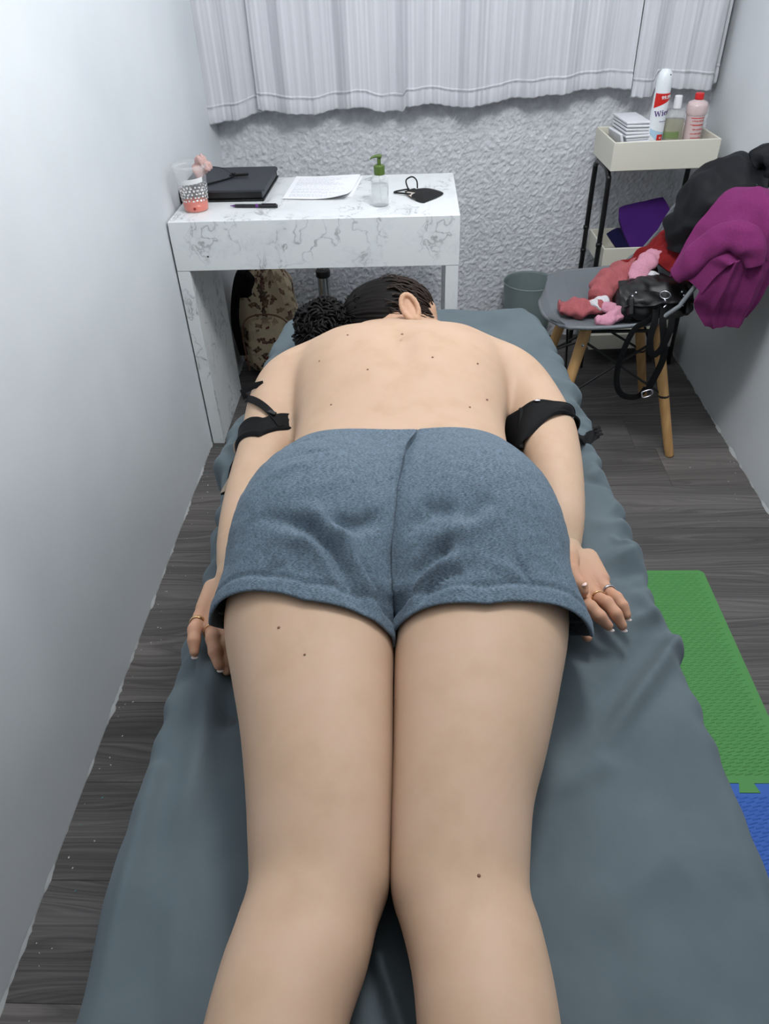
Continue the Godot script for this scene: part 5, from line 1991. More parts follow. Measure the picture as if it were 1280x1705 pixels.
func trolley_things(tc: Vector3, turn: Basis) -> void:
	var fl := 0.7315
	# stack of folded paper napkins: each folded sheet a wavy slab of its own
	var np := thing("napkin_stack", "stack of folded white paper towels in the upper tray", "paper towels", Vector3(0.738, fl, -2.750))
	var rng := RandomNumberGenerator.new()
	rng.seed = 3
	var nb := Basis(Vector3.UP, 0.10)
	var count := 13
	for k in count:
		var mb := MB.new()
		var off := Vector3(rng.randf_range(-0.003, 0.003) - k * 0.0004, 0, rng.randf_range(-0.003, 0.003) - k * 0.0016)
		var th := 0.0092
		var y := fl + k * th
		mb.box(Vector3.ZERO, Vector3(0.082, th * 0.9, 0.150), 0.0035)
		for i in mb.v.size():
			var p := mb.v[i]
			mb.v[i] = Vector3(0.738, y + th * 0.5, -2.750) + off + nb * (p + Vector3(0, 0.0016 * sin(p.x * 60.0 + k * 0.9), 0))
		part("folded_towel", mb, M.napkin, np)
	var lean := MB.new()
	lean.box(Vector3(0.690, fl + 0.045, -2.745), Vector3(0.010, 0.085, 0.13), 0.003, Basis(Vector3.FORWARD, -0.28) * nb)
	single("paper_towel", lean, M.napkin, "loose folded paper towel leaning on the towel stack", "paper towel", Vector3(0.690, fl, -2.745))
	# aerosol can
	var c := Vector3(0.800, fl, -2.705)
	var o := thing("spray_can", "white and red air freshener spray can in the upper tray", "spray can", c)
	part("can_body", turned([Vector2(0, 0), Vector2(0.0235, 0), Vector2(0.0250, 0.003), Vector2(0.0250, 0.195), Vector2(0.0235, 0.203), Vector2(0.0235, 0.203)], 40, c), M.can_white, o)
	part("can_cap", turned([Vector2(0.0240, 0.202), Vector2(0.0240, 0.235), Vector2(0.0205, 0.255), Vector2(0.0130, 0.266), Vector2(0, 0.268)], 40, c), M.can_white, o)
	part("nozzle_hole", ball(c + Vector3(0.010, 0.252, 0.0175), Vector3(0.003, 0.003, 0.0015), 10), M.ink, o)
	var face := PI / 2 - 0.12          # towards the viewer
	part("red_band", strip(c, 0.0252, face + 1.25, face - 1.25, [0.158, 0.186], 0.2015), M.can_red, o)
	part("blue_swirl", strip(c, 0.02515, face + 1.2, face - 1.2, [0.085, 0.040], [0.100, 0.085]), M.can_blue, o)
	part("blue_swirl", strip(c, 0.02515, face + 1.2, face - 1.2, 0.006, [0.052, 0.020]), M.can_blue, o)
	part("red_dot", strip(c, 0.02525, face + 0.15, face - 0.70, 0.062, 0.083), M.can_red, o)
	part("percent_print", bent_text("99.9%", 0.013, c, 0.0254, 0.191, face - 0.35, 0.06, "Droid Sans", 700), M.white_ink, o, "white 99.9% print")
	part("name_print", bent_text("Wiese", 0.021, c, 0.0252, 0.146, face - 0.30, 0.12, "Droid Serif", 700), M.violet_ink, o, "violet script lettering")
	dashes(o, "small_print", c, 0.0253, face + 0.15, face - 0.85, 0.120, 0.0035, 3, M.violet_ink)
	part("plus_print", bent_text("+", 0.016, c, 0.0254, 0.073, face - 0.28), M.white_ink, o)
	# flat bottle of oily gel
	var g := Vector3(0.857, fl, -2.712)
	var go := thing("gel_bottle", "clear bottle of olive-coloured gel with a white cap", "bottle", g)
	var oval := Basis().scaled(Vector3(1.0, 1.0, 0.68))
	part("bottle_wall", turned([Vector2(0, 0), Vector2(0.030, 0), Vector2(0.033, 0.004), Vector2(0.033, 0.125), Vector2(0.030, 0.138), Vector2(0.018, 0.148), Vector2(0.0115, 0.151), Vector2(0.0115, 0.156)], 40, g, oval), M.clear, go)
	part("gel", turned([Vector2(0, 0.002), Vector2(0.0285, 0.002), Vector2(0.0315, 0.006), Vector2(0.0315, 0.122), Vector2(0, 0.122)], 40, g, oval), M.oil, go, "olive gel")
	part("cap", turned([Vector2(0, 0.152), Vector2(0.0128, 0.152), Vector2(0.0132, 0.155), Vector2(0.0120, 0.188), Vector2(0.0105, 0.190), Vector2(0, 0.190)], 30, g), M.white_plastic, go)
	var gl := strip(Vector3.ZERO, 0.0334, PI / 2 + 1.1, PI / 2 - 0.5, 0.068, 0.088)
	gl.turn(Transform3D(oval, g))
	part("green_label", gl, M.oil_label, go)
	dashes(go, "label_print", g, 0.0334, PI / 2 + 0.75, PI / 2 - 0.4, 0.050, 0.0075, 5, M.ink, oval)
	# round bottle of pink alcohol
	var b := Vector3(0.926, fl, -2.722)
	var bo := thing("alcohol_bottle", "pinkish bottle with red print and a red cap in the tray", "bottle", b)
	part("bottle_wall", turned([Vector2(0, 0), Vector2(0.026, 0), Vector2(0.0285, 0.004), Vector2(0.0285, 0.128), Vector2(0.0295, 0.131), Vector2(0.0330, 0.138), Vector2(0.0330, 0.158), Vector2(0.0290, 0.168), Vector2(0.0120, 0.175), Vector2(0.0115, 0.178)], 44, b), M.pink_liquid, bo)
	part("cap", turned([Vector2(0, 0.176), Vector2(0.0135, 0.176), Vector2(0.0138, 0.178), Vector2(0.0138, 0.192), Vector2(0.0125, 0.194), Vector2(0, 0.194)], 30, b), M.red_plastic, bo)
	for k in 6:
		dashes(bo, "print_line", b, 0.0288, PI / 2 + 0.55 - 0.1 * (k % 3), PI / 2 - 0.85, 0.115 - k * 0.0125, 0.0045, 20 + k, M.red_ink)
	part("print_rule", strip(b, 0.02875, PI / 2 + 0.75, PI / 2 - 0.95, 0.1235, 0.1262), M.red_ink, bo)
	part("print_rule", strip(b, 0.02875, PI / 2 + 0.75, PI / 2 - 0.95, 0.105, 0.1065), M.red_ink, bo)
	part("print_block", strip(b, 0.02875, PI / 2 - 0.05, PI / 2 - 0.75, 0.020, 0.046), M.can_red, bo)
	# lower tray: folded purple towel leaning up, navy cloth under it
	var pt := MB.new()
	cloth(pt, [[Vector3(0.795, 0.405, -2.660), Vector3(0.85, 0.403, -2.655), Vector3(0.905, 0.405, -2.66)], [Vector3(0.765, 0.46, -2.70), Vector3(0.835, 0.455, -2.69), Vector3(0.918, 0.468, -2.695)], [Vector3(0.738, 0.525, -2.745), Vector3(0.815, 0.540, -2.74), Vector3(0.912, 0.545, -2.745)], [Vector3(0.745, 0.545, -2.775), Vector3(0.815, 0.567, -2.775), Vector3(0.888, 0.583, -2.780)]], 30, 30, 0.030, 0.006, 9.0, 4)
	single("purple_towel", pt, M.purple, "folded purple towel in the lower trolley tray", "towel", Vector3(0.83, 0.40, -2.72))
	var nv := MB.new()
	cloth(nv, [[Vector3(0.785, 0.406, -2.655), Vector3(0.80, 0.412, -2.655), Vector3(0.835, 0.406, -2.655)], [Vector3(0.735, 0.438, -2.70), Vector3(0.765, 0.450, -2.70), Vector3(0.80, 0.42, -2.71)], [Vector3(0.705, 0.470, -2.75), Vector3(0.735, 0.487, -2.75), Vector3(0.765, 0.47, -2.77)]], 22, 24, 0.022, 0.006, 10.0, 9)
	single("navy_cloth", nv, M.navy, "small folded navy cloth beside the purple towel", "cloth", Vector3(0.76, 0.40, -2.71))


# ---------------------------------------------------------------- shell chair
const SEAT_X := 0.60
const SEAT_Z := -2.235
func shell_point(u: float, v: float, off: float) -> Vector3:
	# v: 0 front lip ... 1 top of the back; u: -1 far side ... 1 near side
	var px := ramp([[0.0, 0.402], [0.06, 0.425], [0.2, 0.50], [0.42, 0.64], [0.55, 0.735], [0.65, 0.800], [0.75, 0.850], [0.87, 0.890], [1.0, 0.925]], v)
	var py := ramp([[0.0, 0.418], [0.06, 0.436], [0.2, 0.434], [0.42, 0.424], [0.55, 0.436], [0.65, 0.485], [0.75, 0.565], [0.87, 0.680], [1.0, 0.800]], v)
	var half := ramp([[0.0, 0.105], [0.025, 0.150], [0.055, 0.180], [0.10, 0.203], [0.18, 0.217], [0.35, 0.223], [0.6, 0.224], [0.8, 0.208], [0.92, 0.17], [1.0, 0.10]], v)
	var rise := ramp([[0.0, 0.002], [0.2, 0.018], [0.45, 0.040], [0.62, 0.062], [0.8, 0.050], [1.0, 0.0]], v)
	var a := absf(u)
	var e := a * a * a
	# the sides lift up from the seat and forward from the back
	px += 0.030 * a * a * a * (1.0 - smoothstep(0.0, 0.22, v))
	var lean := ramp([[0.0, 0.0], [0.4, 0.1], [0.62, 0.65], [0.8, 1.0], [1.0, 1.0]], v)
	return Vector3(px - rise * e * lean * 1.2, py + rise * e * (1.0 - lean * 0.75) + off * (1.0 - lean), SEAT_Z + u * half) + Vector3(-off * lean, 0, 0)


func build_chair() -> void:
	var o := thing("shell_chair", "grey shell chair with wooden legs, heaped with clothes, by right wall", "chair", Vector3(0.64, 0, SEAT_Z))
	var mb := MB.new()
	var nu := 41
	var nv := 70
	mb.grid(nu, nv, func(i: int, j: int) -> Vector3: return shell_point(-1.0 + 2.0 * i / (nu - 1), float(j) / (nv - 1), 0.004), false, false, true)
	mb.grid(nu, nv, func(i: int, j: int) -> Vector3: return shell_point(-1.0 + 2.0 * i / (nu - 1), float(j) / (nv - 1), -0.004), false, false, false)
	part("seat_shell", mb, M.grey_shell, o)
	var rim := []
	for i in 21:
		rim.append(shell_point(-1.0 + 2.0 * i / 20.0, 0.0, 0.0))
	for j in range(1, 40):
		rim.append(shell_point(1.0, j / 40.0, 0.0))
	for i in range(20, -1, -1):
		rim.append(shell_point(-1.0 + 2.0 * i / 20.0, 1.0, 0.0))
	for j in range(39, 0, -1):
		rim.append(shell_point(-1.0, j / 40.0, 0.0))
	rim.append(rim[0])
	part("shell_rim", tubed(rim, 0.0060, 10, false), M.grey_shell, o)
	var tops := [Vector3(0.525, 0.412, -2.115), Vector3(0.525, 0.412, -2.355), Vector3(0.735, 0.412, -2.115), Vector3(0.735, 0.412, -2.355)]
	var feet := [Vector3(0.425, 0.0, -2.015), Vector3(0.425, 0.0, -2.400), Vector3(0.828, 0.0, -2.015), Vector3(0.835, 0.0, -2.398)]
	for k in 4:
		var leg := MB.new()
		var d: Vector3 = (feet[k] - tops[k]).normalized()
		leg.tube([tops[k], tops[k].lerp(feet[k], 0.04), tops[k].lerp(feet[k], 0.9), feet[k] + Vector3(0, 0.004, 0), feet[k] + Vector3(0, 0.001, 0)], [0.0165, 0.0175, 0.0150, 0.0140, 0.0115], 16)
		part("leg", leg, M.oak, o)
		part("leg_bolt", ball(tops[k].lerp(feet[k], 0.12) + Vector3(0, 0, 0.0165), Vector3(0.005, 0.005, 0.003), 12), M.chrome, o)
	# black wire braces: a frame under the seat and crossing rods between the legs
	var at := func(k: int, t: float) -> Vector3: return tops[k].lerp(feet[k], t)
	for e in [[0, 1], [1, 3], [3, 2], [2, 0]]:
		part("brace_rod", tubed([at.call(e[0], 0.10), at.call(e[1], 0.52)], 0.0042, 8), M.black_metal, o)
		part("brace_rod", tubed([at.call(e[0], 0.52), at.call(e[1], 0.10)], 0.0042, 8), M.black_metal, o)
		part("seat_rail", tubed([at.call(e[0], 0.04), at.call(e[1], 0.04)], 0.0055, 8), M.black_metal, o)
	for k in 4:
		part("brace_knuckle", ball(at.call(k, 0.52), Vector3(0.018, 0.010, 0.018), 12), M.black_metal, o)


func build_chair_things() -> void:
	# salmon trousers bunched up across the seat
	var tr := thing("trousers", "bunched salmon pink trousers lying across the grey seat", "trousers", Vector3(0.58, 0.45, -2.21))
	var l1 := MB.new()
	roll(l1, [Vector3(0.445, 0.462, -2.140), Vector3(0.500, 0.464, -2.125), Vector3(0.565, 0.468, -2.130)], [0.036, 0.040, 0.030], [0.016, 0.022, 0.020], Vector3.UP, 0.016, 16.0, 3)
	part("trouser_leg", l1, M.salmon, tr)
	var l2 := MB.new()
	roll(l2, [Vector3(0.555, 0.470, -2.155), Vector3(0.600, 0.500, -2.215), Vector3(0.660, 0.505, -2.275), Vector3(0.735, 0.500, -2.320)], [0.030, 0.052, 0.058, 0.050], [0.024, 0.040, 0.042, 0.040], Vector3.UP, 0.020, 13.0, 5)
	part("trouser_leg", l2, M.salmon, tr)
	var cu := MB.new()
	roll(cu, [Vector3(0.444, 0.462, -2.168), Vector3(0.441, 0.464, -2.14), Vector3(0.447, 0.462, -2.112)], [0.006, 0.007, 0.006], [0.014, 0.016, 0.014], Vector3.UP, 0.004, 20.0, 8, 20, 20)
	part("cuff", cu, M.salmon, tr)
	# red garment under the jacket
	var rd := MB.new()
	cloth(rd, [[Vector3(0.66, 0.50, -2.335), Vector3(0.70, 0.535, -2.27), Vector3(0.745, 0.555, -2.20), Vector3(0.80, 0.53, -2.12)], [Vector3(0.71, 0.525, -2.36), Vector3(0.745, 0.575, -2.30), Vector3(0.785, 0.60, -2.22), Vector3(0.82, 0.58, -2.12)], [Vector3(0.77, 0.57, -2.38), Vector3(0.79, 0.62, -2.31), Vector3(0.82, 0.65, -2.23), Vector3(0.84, 0.63, -2.13)], [Vector3(0.82, 0.62, -2.38), Vector3(0.84, 0.67, -2.31), Vector3(0.86, 0.70, -2.24), Vector3(0.87, 0.68, -2.14)]], 44, 40, 0.014, 0.032, 10.0, 12, Vector3(1.0, 1.0, 1.6))
	single("red_garment", rd, M.red_cloth, "crumpled red garment under the black jacket", "garment", Vector3(0.76, 0.45, -2.25))
	var bg := MB.new()
	cloth(bg, [[Vector3(0.675, 0.520, -2.30), Vector3(0.705, 0.545, -2.31), Vector3(0.735, 0.552, -2.32)], [Vector3(0.665, 0.530, -2.275), Vector3(0.700, 0.560, -2.28), Vector3(0.735, 0.572, -2.30)]], 14, 12, 0.006, 0.006, 12.0, 2)
	single("beige_cloth", bg, M.beige_cloth, "scrap of beige cloth between red garment and pink sock", "cloth", Vector3(0.70, 0.52, -2.29))
	# two socks
	var s1 := thing("sock", "pink and white sock lying at the front edge of the seat", "sock", Vector3(0.555, 0.445, -2.08), "pink socks")
	var k1 := MB.new()
	roll(k1, [Vector3(0.530, 0.458, -2.048), Vector3(0.565, 0.462, -2.050), Vector3(0.595, 0.470, -2.070), Vector3(0.590, 0.474, -2.100), Vector3(0.555, 0.476, -2.105)], [0.014, 0.022, 0.024, 0.022, 0.016], [0.010, 0.014, 0.018, 0.018, 0.012], Vector3.UP, 0.010, 26.0, 9, 30, 40)
	part("sock_foot", k1, M.pink, s1)
	var k2 := MB.new()
	roll(k2, [Vector3(0.535, 0.472, -2.100), Vector3(0.555, 0.480, -2.128), Vector3(0.572, 0.478, -2.150)], [0.018, 0.022, 0.016], [0.014, 0.018, 0.012], Vector3.UP, 0.012, 28.0, 4, 26, 26)
	part("sock_cuff", k2, M.white_cloth, s1, "white cuff of the sock")
	var s2 := thing("sock", "pink and white sock standing up against the black handbag", "sock", Vector3(0.70, 0.5, -2.20), "pink socks")
	var k3 := MB.new()
	roll(k3, [Vector3(0.660, 0.528, -2.165), Vector3(0.680, 0.552, -2.200), Vector3(0.715, 0.572, -2.235), Vector3(0.750, 0.578, -2.255)], [0.022, 0.032, 0.036, 0.022], [0.014, 0.018, 0.018, 0.012], Vector3.UP, 0.010, 20.0, 6, 30, 34)
	part("sock_foot", k3, M.pink, s2)
	var k4 := MB.new()
	roll(k4, [Vector3(0.672, 0.520, -2.130), Vector3(0.695, 0.530, -2.155), Vector3(0.712, 0.545, -2.180)], [0.020, 0.026, 0.020], [0.012, 0.014, 0.012], Vector3.UP, 0.012, 26.0, 14, 26, 26)
	part("sock_cuff", k4, M.white_cloth, s2, "white lower part of the sock")
	# wooden stick
	single("wooden_stick", tubed([Vector3(0.716, 0.540, -2.185), Vector3(0.722, 0.520, -2.135), Vector3(0.727, 0.500, -2.090)], 0.0055, 10), M.oak, "pale wooden stick poking out beside the pink sock", "stick", Vector3(0.72, 0.50, -2.13))
	handbag()
	jacket()
	sweater()


func handbag() -> void:
	var o := thing("handbag", "black leather handbag with metal rings and a long strap on seat", "handbag", Vector3(0.71, 0.45, -2.11))
	var mb := MB.new()
	var fn := FastNoiseLite.new()
	fn.frequency = 18.0
	fn.fractal_octaves = 3
	fn.seed = 19
	var c := Vector3(0.705, 0.487, -2.115)
	var turn := Basis(Vector3.UP, 0.12)
	mb.grid(56, 29, func(i: int, j: int) -> Vector3:
		var a := TAU * i / 56.0
		var e := PI * (j / 28.0 - 0.5)
		var k := 0.7
		var d := Vector3(signf(cos(a)) * pow(absf(cos(a)), k) * pow(cos(e), 0.6), signf(sin(e)) * pow(absf(sin(e)), 0.8), signf(sin(a)) * pow(absf(sin(a)), k) * pow(cos(e), 0.6))
		var p := c + turn * (d * Vector3(0.112, 0.044, 0.078))
		return p + d * 0.012 * fn.get_noise_3dv(p), true)
	part("bag_body", mb, M.leather_dark, o)
	var fl := MB.new()
	cloth(fl, [[Vector3(0.615, 0.520, -2.18), Vector3(0.70, 0.536, -2.19), Vector3(0.79, 0.530, -2.18)], [Vector3(0.600, 0.530, -2.11), Vector3(0.70, 0.545, -2.11), Vector3(0.805, 0.535, -2.11)], [Vector3(0.605, 0.500, -2.045), Vector3(0.70, 0.510, -2.03), Vector3(0.80, 0.505, -2.045)]], 36, 24, 0.006, 0.014, 16.0, 22)
	part("bag_flap", fl, M.leather_dark, o)
	for x in [0.625, 0.785]:
		part("bag_gusset", boxed(Vector3(x, 0.500, -2.05), Vector3(0.020, 0.055, 0.03), 0.008, Basis(Vector3.RIGHT, -0.5)), M.leather_dark, o)
	for p in [Vector3(0.628, 0.527, -2.060), Vector3(0.640, 0.532, -2.072), Vector3(0.760, 0.540, -2.150), Vector3(0.772, 0.530, -2.075), Vector3(0.776, 0.524, -2.065), Vector3(0.778, 0.518, -2.055), Vector3(0.776, 0.510, -2.048), Vector3(0.770, 0.504, -2.044)]:
		part("stud", ball(p, Vector3.ONE * 0.0042, 10), M.silver, o)
	# ring and snap hook
	var ring := []
	for k in 17:
		var a := TAU * k / 16.0
		ring.append(Vector3(0.715 + 0.013 * cos(a), 0.535 + 0.011 * sin(a), -2.045 + 0.006 * cos(a)))
	part("ring", tubed(ring, 0.0022, 8, false), M.silver, o)
	part("snap_hook", tubed(curve([Vector3(0.715, 0.524, -2.042), Vector3(0.720, 0.512, -2.034), Vector3(0.712, 0.503, -2.030), Vector3(0.716, 0.494, -2.026)], 12), 0.0030, 8), M.silver, o)
	# the strap falls over the edge of the seat in loops
	var s1 := MB.new()
	s1.band(curve([Vector3(0.705, 0.500, -2.03), Vector3(0.668, 0.478, -2.003), Vector3(0.625, 0.455, -1.985), Vector3(0.600, 0.36, -1.978), Vector3(0.606, 0.285, -1.980), Vector3(0.632, 0.247, -1.982), Vector3(0.675, 0.243, -1.982), Vector3(0.694, 0.275, -1.980)], 50), Vector3(0.25, 0.12, 1), 0.017, 0.003)
	part("strap", s1, M.black_cloth, o)
	var s2 := MB.new()
	s2.band(curve([Vector3(0.712, 0.505, -2.03), Vector3(0.708, 0.478, -2.000), Vector3(0.716, 0.43, -1.984), Vector3(0.725, 0.37, -1.980), Vector3(0.712, 0.31, -1.978), Vector3(0.698, 0.262, -1.978)], 40), Vector3(0.1, 0.12, 1), 0.020, 0.003)
	s2.band(curve([Vector3(0.690, 0.500, -2.025), Vector3(0.684, 0.475, -1.995), Vector3(0.676, 0.43, -1.980), Vector3(0.690, 0.385, -1.976), Vector3(0.712, 0.40, -1.978), Vector3(0.728, 0.45, -1.985), Vector3(0.734, 0.485, -2.005)], 40), Vector3(0.1, 0.12, 1), 0.019, 0.003)
	part("strap_loop", s2, M.black_cloth, o)
	part("strap_buckle", tubed(curve([Vector3(0.682, 0.262, -1.974), Vector3(0.708, 0.270, -1.974), Vector3(0.712, 0.252, -1.974), Vector3(0.688, 0.244, -1.974), Vector3(0.682, 0.262, -1.974)], 20), 0.0026, 8), M.silver, o)


func jacket() -> void:
	var o := thing("jacket", "black jacket thrown over the top of the chair back", "jacket", Vector3(0.89, 0.6, -2.24))
	var a := MB.new()
	roll(a, [Vector3(0.790, 0.600, -2.215), Vector3(0.800, 0.680, -2.225), Vector3(0.845, 0.755, -2.235), Vector3(0.910, 0.790, -2.235), Vector3(0.975, 0.790, -2.225)], [0.050, 0.085, 0.105, 0.110, 0.095], [0.036, 0.052, 0.058, 0.056, 0.046], Vector3(-0.6, 0.8, 0), 0.020, 9.0, 30, 64, 90)
	part("jacket_back", a, M.black_jacket, o)
	var b := MB.new()
	roll(b, [Vector3(0.940, 0.835, -2.215), Vector3(0.965, 0.858, -2.205), Vector3(0.990, 0.840, -2.180), Vector3(0.998, 0.79, -2.165)], [0.026, 0.034, 0.034, 0.028], [0.024, 0.028, 0.026, 0.022], Vector3(0, 1, 0.3), 0.012, 18.0, 33, 30, 40)
	part("sleeve", b, M.black_jacket, o)
	var c := MB.new()
	cloth(c, [[Vector3(0.84, 0.775, -2.33), Vector3(0.80, 0.69, -2.34), Vector3(0.775, 0.60, -2.33)], [Vector3(0.90, 0.80, -2.34), Vector3(0.87, 0.70, -2.36), Vector3(0.84, 0.60, -2.35)], [Vector3(0.96, 0.80, -2.33), Vector3(0.95, 0.70, -2.36), Vector3(0.93, 0.60, -2.35)]], 26, 26, 0.012, 0.02, 10.0, 40)
	part("jacket_front", c, M.black_jacket, o)


func sweater() -> void:
	var o := thing("sweater", "magenta fleece sweater hanging over the near side of the chair back", "sweater", Vector3(0.88, 0.45, -2.03))
	var a := MB.new()
	# over the rim of the back: from the seat side, up over and down outside towards the wall
	cloth(a, [
		[Vector3(0.735, 0.570, -2.085), Vector3(0.745, 0.585, -2.06), Vector3(0.775, 0.580, -2.025), Vector3(0.800, 0.560, -1.995)],
		[Vector3(0.760, 0.640, -2.11), Vector3(0.780, 0.655, -2.06), Vector3(0.805, 0.640, -2.01), Vector3(0.825, 0.615, -1.985)],
		[Vector3(0.795, 0.715, -2.12), Vector3(0.825, 0.735, -2.06), Vector3(0.845, 0.715, -2.00), Vector3(0.860, 0.655, -1.975)],
		[Vector3(0.850, 0.775, -2.13), Vector3(0.880, 0.795, -2.06), Vector3(0.900, 0.765, -1.99), Vector3(0.905, 0.665, -1.965)],
		[Vector3(0.910, 0.790, -2.13), Vector3(0.935, 0.800, -2.06), Vector3(0.950, 0.765, -1.99), Vector3(0.945, 0.655, -1.97)],
		[Vector3(0.965, 0.770, -2.12), Vector3(0.985, 0.770, -2.06), Vector3(0.985, 0.735, -2.00), Vector3(0.975, 0.640, -1.985)]], 70, 70, 0.012, 0.010, 7.0, 52, Vector3.ONE, [[Vector2(1.0, 0.35), Vector2(0.35, 0.15), -0.016, 0.05], [Vector2(1.0, 0.55), Vector2(0.45, 0.5), 0.012, 0.07], [Vector2(0.95, 0.62), Vector2(0.3, 0.7), -0.012, 0.05], [Vector2(0.9, 0.85), Vector2(0.3, 0.95), 0.010, 0.06], [Vector2(0.6, 0.2), Vector2(0.1, 0.3), 0.008, 0.06]])
	part("sweater_body", a, M.magenta, o)
	var b := MB.new()
	cloth(b, [
		[Vector3(0.815, 0.640, -1.995), Vector3(0.790, 0.560, -2.00), Vector3(0.790, 0.515, -2.010), Vector3(0.835, 0.455, -2.015)],
		[Vector3(0.850, 0.660, -1.975), Vector3(0.845, 0.580, -1.985), Vector3(0.845, 0.520, -2.00), Vector3(0.862, 0.452, -2.01)],
		[Vector3(0.890, 0.665, -1.965), Vector3(0.885, 0.590, -1.965), Vector3(0.885, 0.520, -1.98), Vector3(0.890, 0.458, -1.995)],
		[Vector3(0.930, 0.660, -1.965), Vector3(0.930, 0.590, -1.965), Vector3(0.925, 0.530, -1.975), Vector3(0.920, 0.468, -1.99)],
		[Vector3(0.970, 0.640, -1.985), Vector3(0.965, 0.595, -1.985), Vector3(0.950, 0.545, -1.985), Vector3(0.930, 0.490, -1.99)]], 60, 70, 0.010, 0.008, 9.0, 57, Vector3.ONE, [[Vector2(0.0, 0.3), Vector2(1.0, 0.22), -0.018, 0.05], [Vector2(0.1, 0.5), Vector2(1.0, 0.48), 0.012, 0.06], [Vector2(0.0, 0.66), Vector2(1.0, 0.7), -0.015, 0.045], [Vector2(0.2, 0.85), Vector2(1.0, 0.88), 0.010, 0.06]])
	part("sweater_hem", b, M.magenta, o)
	var s := MB.new()
	roll(s, [Vector3(0.738, 0.585, -2.060), Vector3(0.775, 0.650, -2.030), Vector3(0.830, 0.715, -2.000), Vector3(0.880, 0.700, -1.965), Vector3(0.900, 0.650, -1.955)], [0.026, 0.036, 0.040, 0.040, 0.024], [0.018, 0.022, 0.024, 0.024, 0.018], Vector3(-0.5, 0.6, 0.6), 0.009, 10.0, 60, 40, 60)
	part("sleeve", s, M.magenta, o)
	# a lighter pink hem of another layer next to the wall
	var e := MB.new()
	cloth(e, [[Vector3(0.985, 0.735, -2.06), Vector3(0.985, 0.65, -2.03), Vector3(0.978, 0.575, -2.01)], [Vector3(1.005, 0.735, -2.07), Vector3(1.008, 0.65, -2.05), Vector3(1.000, 0.575, -2.03)]], 12, 26, 0.006, 0.006, 14.0, 71)
	single("pink_garment", e, M.salmon, "edge of a salmon garment between the sweater and the wall", "garment", Vector3(0.99, 0.58, -2.03))


# ---------------------------------------------------------------- foam floor mats
func build_mats() -> void:
	var y0 := 0.001
	var th := 0.011
	var zj := -0.838                 # where the two mats interlock
	var x0 := 0.19
	var x1 := 0.768
	var centres := [0.262, 0.396, 0.530, 0.664]
	var g := PackedVector2Array([Vector2(x0, zj), Vector2(x0, -1.452), Vector2(x0 + 0.01, -1.462), Vector2(x1 - 0.012, -1.462), Vector2(x1 - 0.002, -1.452), Vector2(x1, zj)])
	for k in range(3, -1, -1):
		tooth_points(g, centres[k], zj, true)
	var b := PackedVector2Array([Vector2(x1, zj), Vector2(x1, -0.21), Vector2(x0, -0.21), Vector2(x0, zj)])
	for k in 4:
		tooth_points(b, centres[k], zj + 0.0012, false)
	var go := thing("foam_mat", "green ribbed foam floor mat beside the treatment table", "mat", Vector3(0.48, 0, -1.15))
	var gm := MB.new()
	gm.prism(g, y0, y0 + th)
	part("mat_base", gm, M.foam_green, go)
	part("mat_ribs", ribs(x0 + 0.012, x1 - 0.012, -1.450, zj - 0.012, y0 + th), M.foam_green, go).set_meta("kind", "stuff")
	var bo := thing("foam_mat", "blue ribbed foam floor mat joined to the green one", "mat", Vector3(0.48, 0, -0.5))
	var bm := MB.new()
	bm.prism(b, y0, y0 + th)
	part("mat_base", bm, M.foam_blue, bo)
	part("mat_ribs", ribs(x0 + 0.012, x1 - 0.012, zj + 0.03, -0.22, y0 + th), M.foam_blue, bo).set_meta("kind", "stuff")


func tooth_points(list: PackedVector2Array, c: float, z: float, backwards: bool) -> void:
	var q := [Vector2(c - 0.015, z), Vector2(c - 0.021, z + 0.021), Vector2(c + 0.021, z + 0.021), Vector2(c + 0.015, z)]
	if backwards:
		q.reverse()
	for p in q:
		list.append(p)


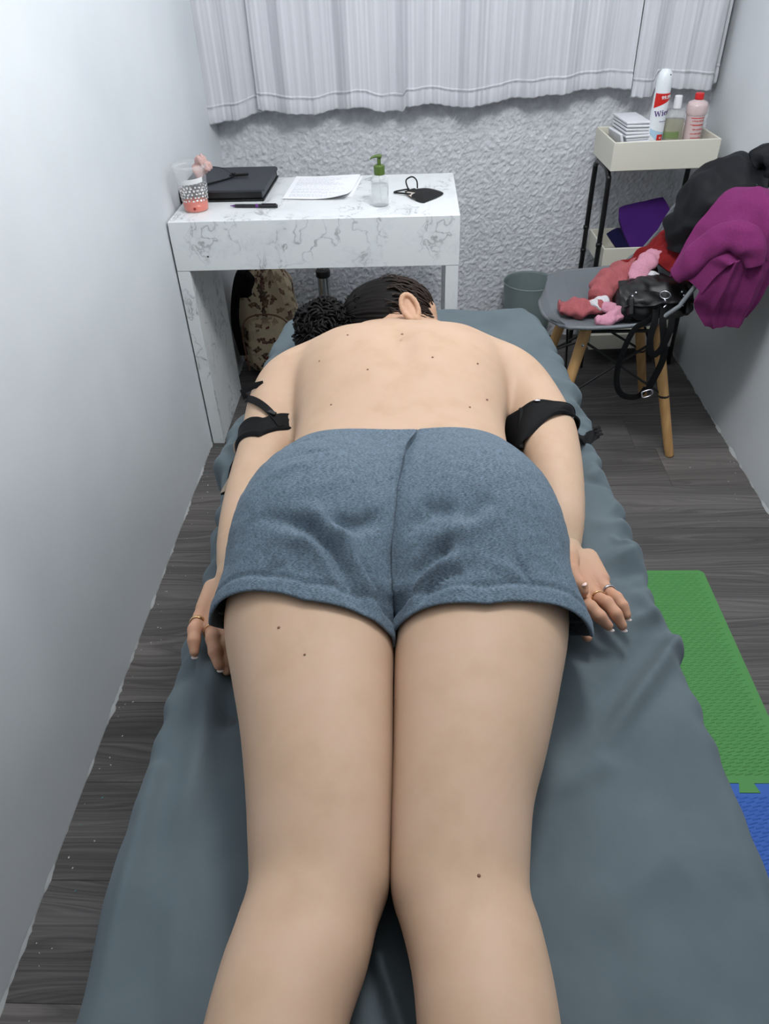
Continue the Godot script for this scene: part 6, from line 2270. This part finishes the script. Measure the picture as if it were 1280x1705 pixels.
# short raised dashes in slanting rows
func ribs(x0: float, x1: float, z0: float, z1: float, y: float) -> MB:
	var mb := MB.new()
	var row := 0
	var z := z0
	while z < z1 - 0.006:
		var x := x0 + (row % 2) * 0.0095
		while x < x1 - 0.016:
			var a := Vector3(x, y - 0.0004, z + 0.0042)
			var b := Vector3(x + 0.0165, y - 0.0004, z)
			var d := Vector3(0.0006, 0, 0.0026)
			var h := Vector3(0, 0.0019, 0)
			var q := [mb.vert(a - d), mb.vert(b - d), mb.vert((b - d * 0.25) + h), mb.vert((a - d * 0.25) + h), mb.vert((b + d * 0.25) + h), mb.vert((a + d * 0.25) + h), mb.vert(b + d), mb.vert(a + d)]
			mb.quad(q[3], q[2], q[1], q[0])
			mb.quad(q[5], q[4], q[2], q[3])
			mb.quad(q[7], q[6], q[4], q[5])
			x += 0.019
		z += 0.0088
		row += 1
	return mb


# ---------------------------------------------------------------- put together
func _ready() -> void:
	# the photographer's phone, held at chest height and tilted down
	var cam := Camera3D.new()
	cam.name = "camera"
	cam.position = Vector3(0, 1.40, 0)
	cam.rotation_order = EULER_ORDER_YXZ
	cam.rotation_degrees = Vector3(-38.848, 3.0735, -2.400)
	cam.fov = 69.42
	cam.near = 0.05
	add_child(cam)
	cam.current = true
	var env := Environment.new()
	env.background_mode = Environment.BG_COLOR
	env.background_color = Color(0.02, 0.02, 0.02)
	env.tonemap_mode = Environment.TONE_MAPPER_LINEAR
	env.tonemap_exposure = 1.0
	env.sdfgi_enabled = true
	env.ssao_enabled = true
	env.ssil_enabled = true
	var we := WorldEnvironment.new()
	we.name = "environment"
	we.environment = env
	add_child(we)
	# the light of the ceiling lamp
	var lamp := OmniLight3D.new()
	lamp.name = "ceiling_lamp_glow"
	lamp.position = LAMP
	lamp.light_size = 0.17
	lamp.light_color = Color(0.985, 0.992, 1.0)
	lamp.light_energy = 1.17
	lamp.omni_range = 9.0
	lamp.omni_attenuation = 2.0
	lamp.shadow_enabled = true
	add_child(lamp)

	make_materials()
	build_room()
	build_table()
	build_person()
	build_desk()
	build_desk_things()
	build_behind_desk()
	build_curtain()
	build_trolley()
	build_chair()
	build_chair_things()
	build_mats()
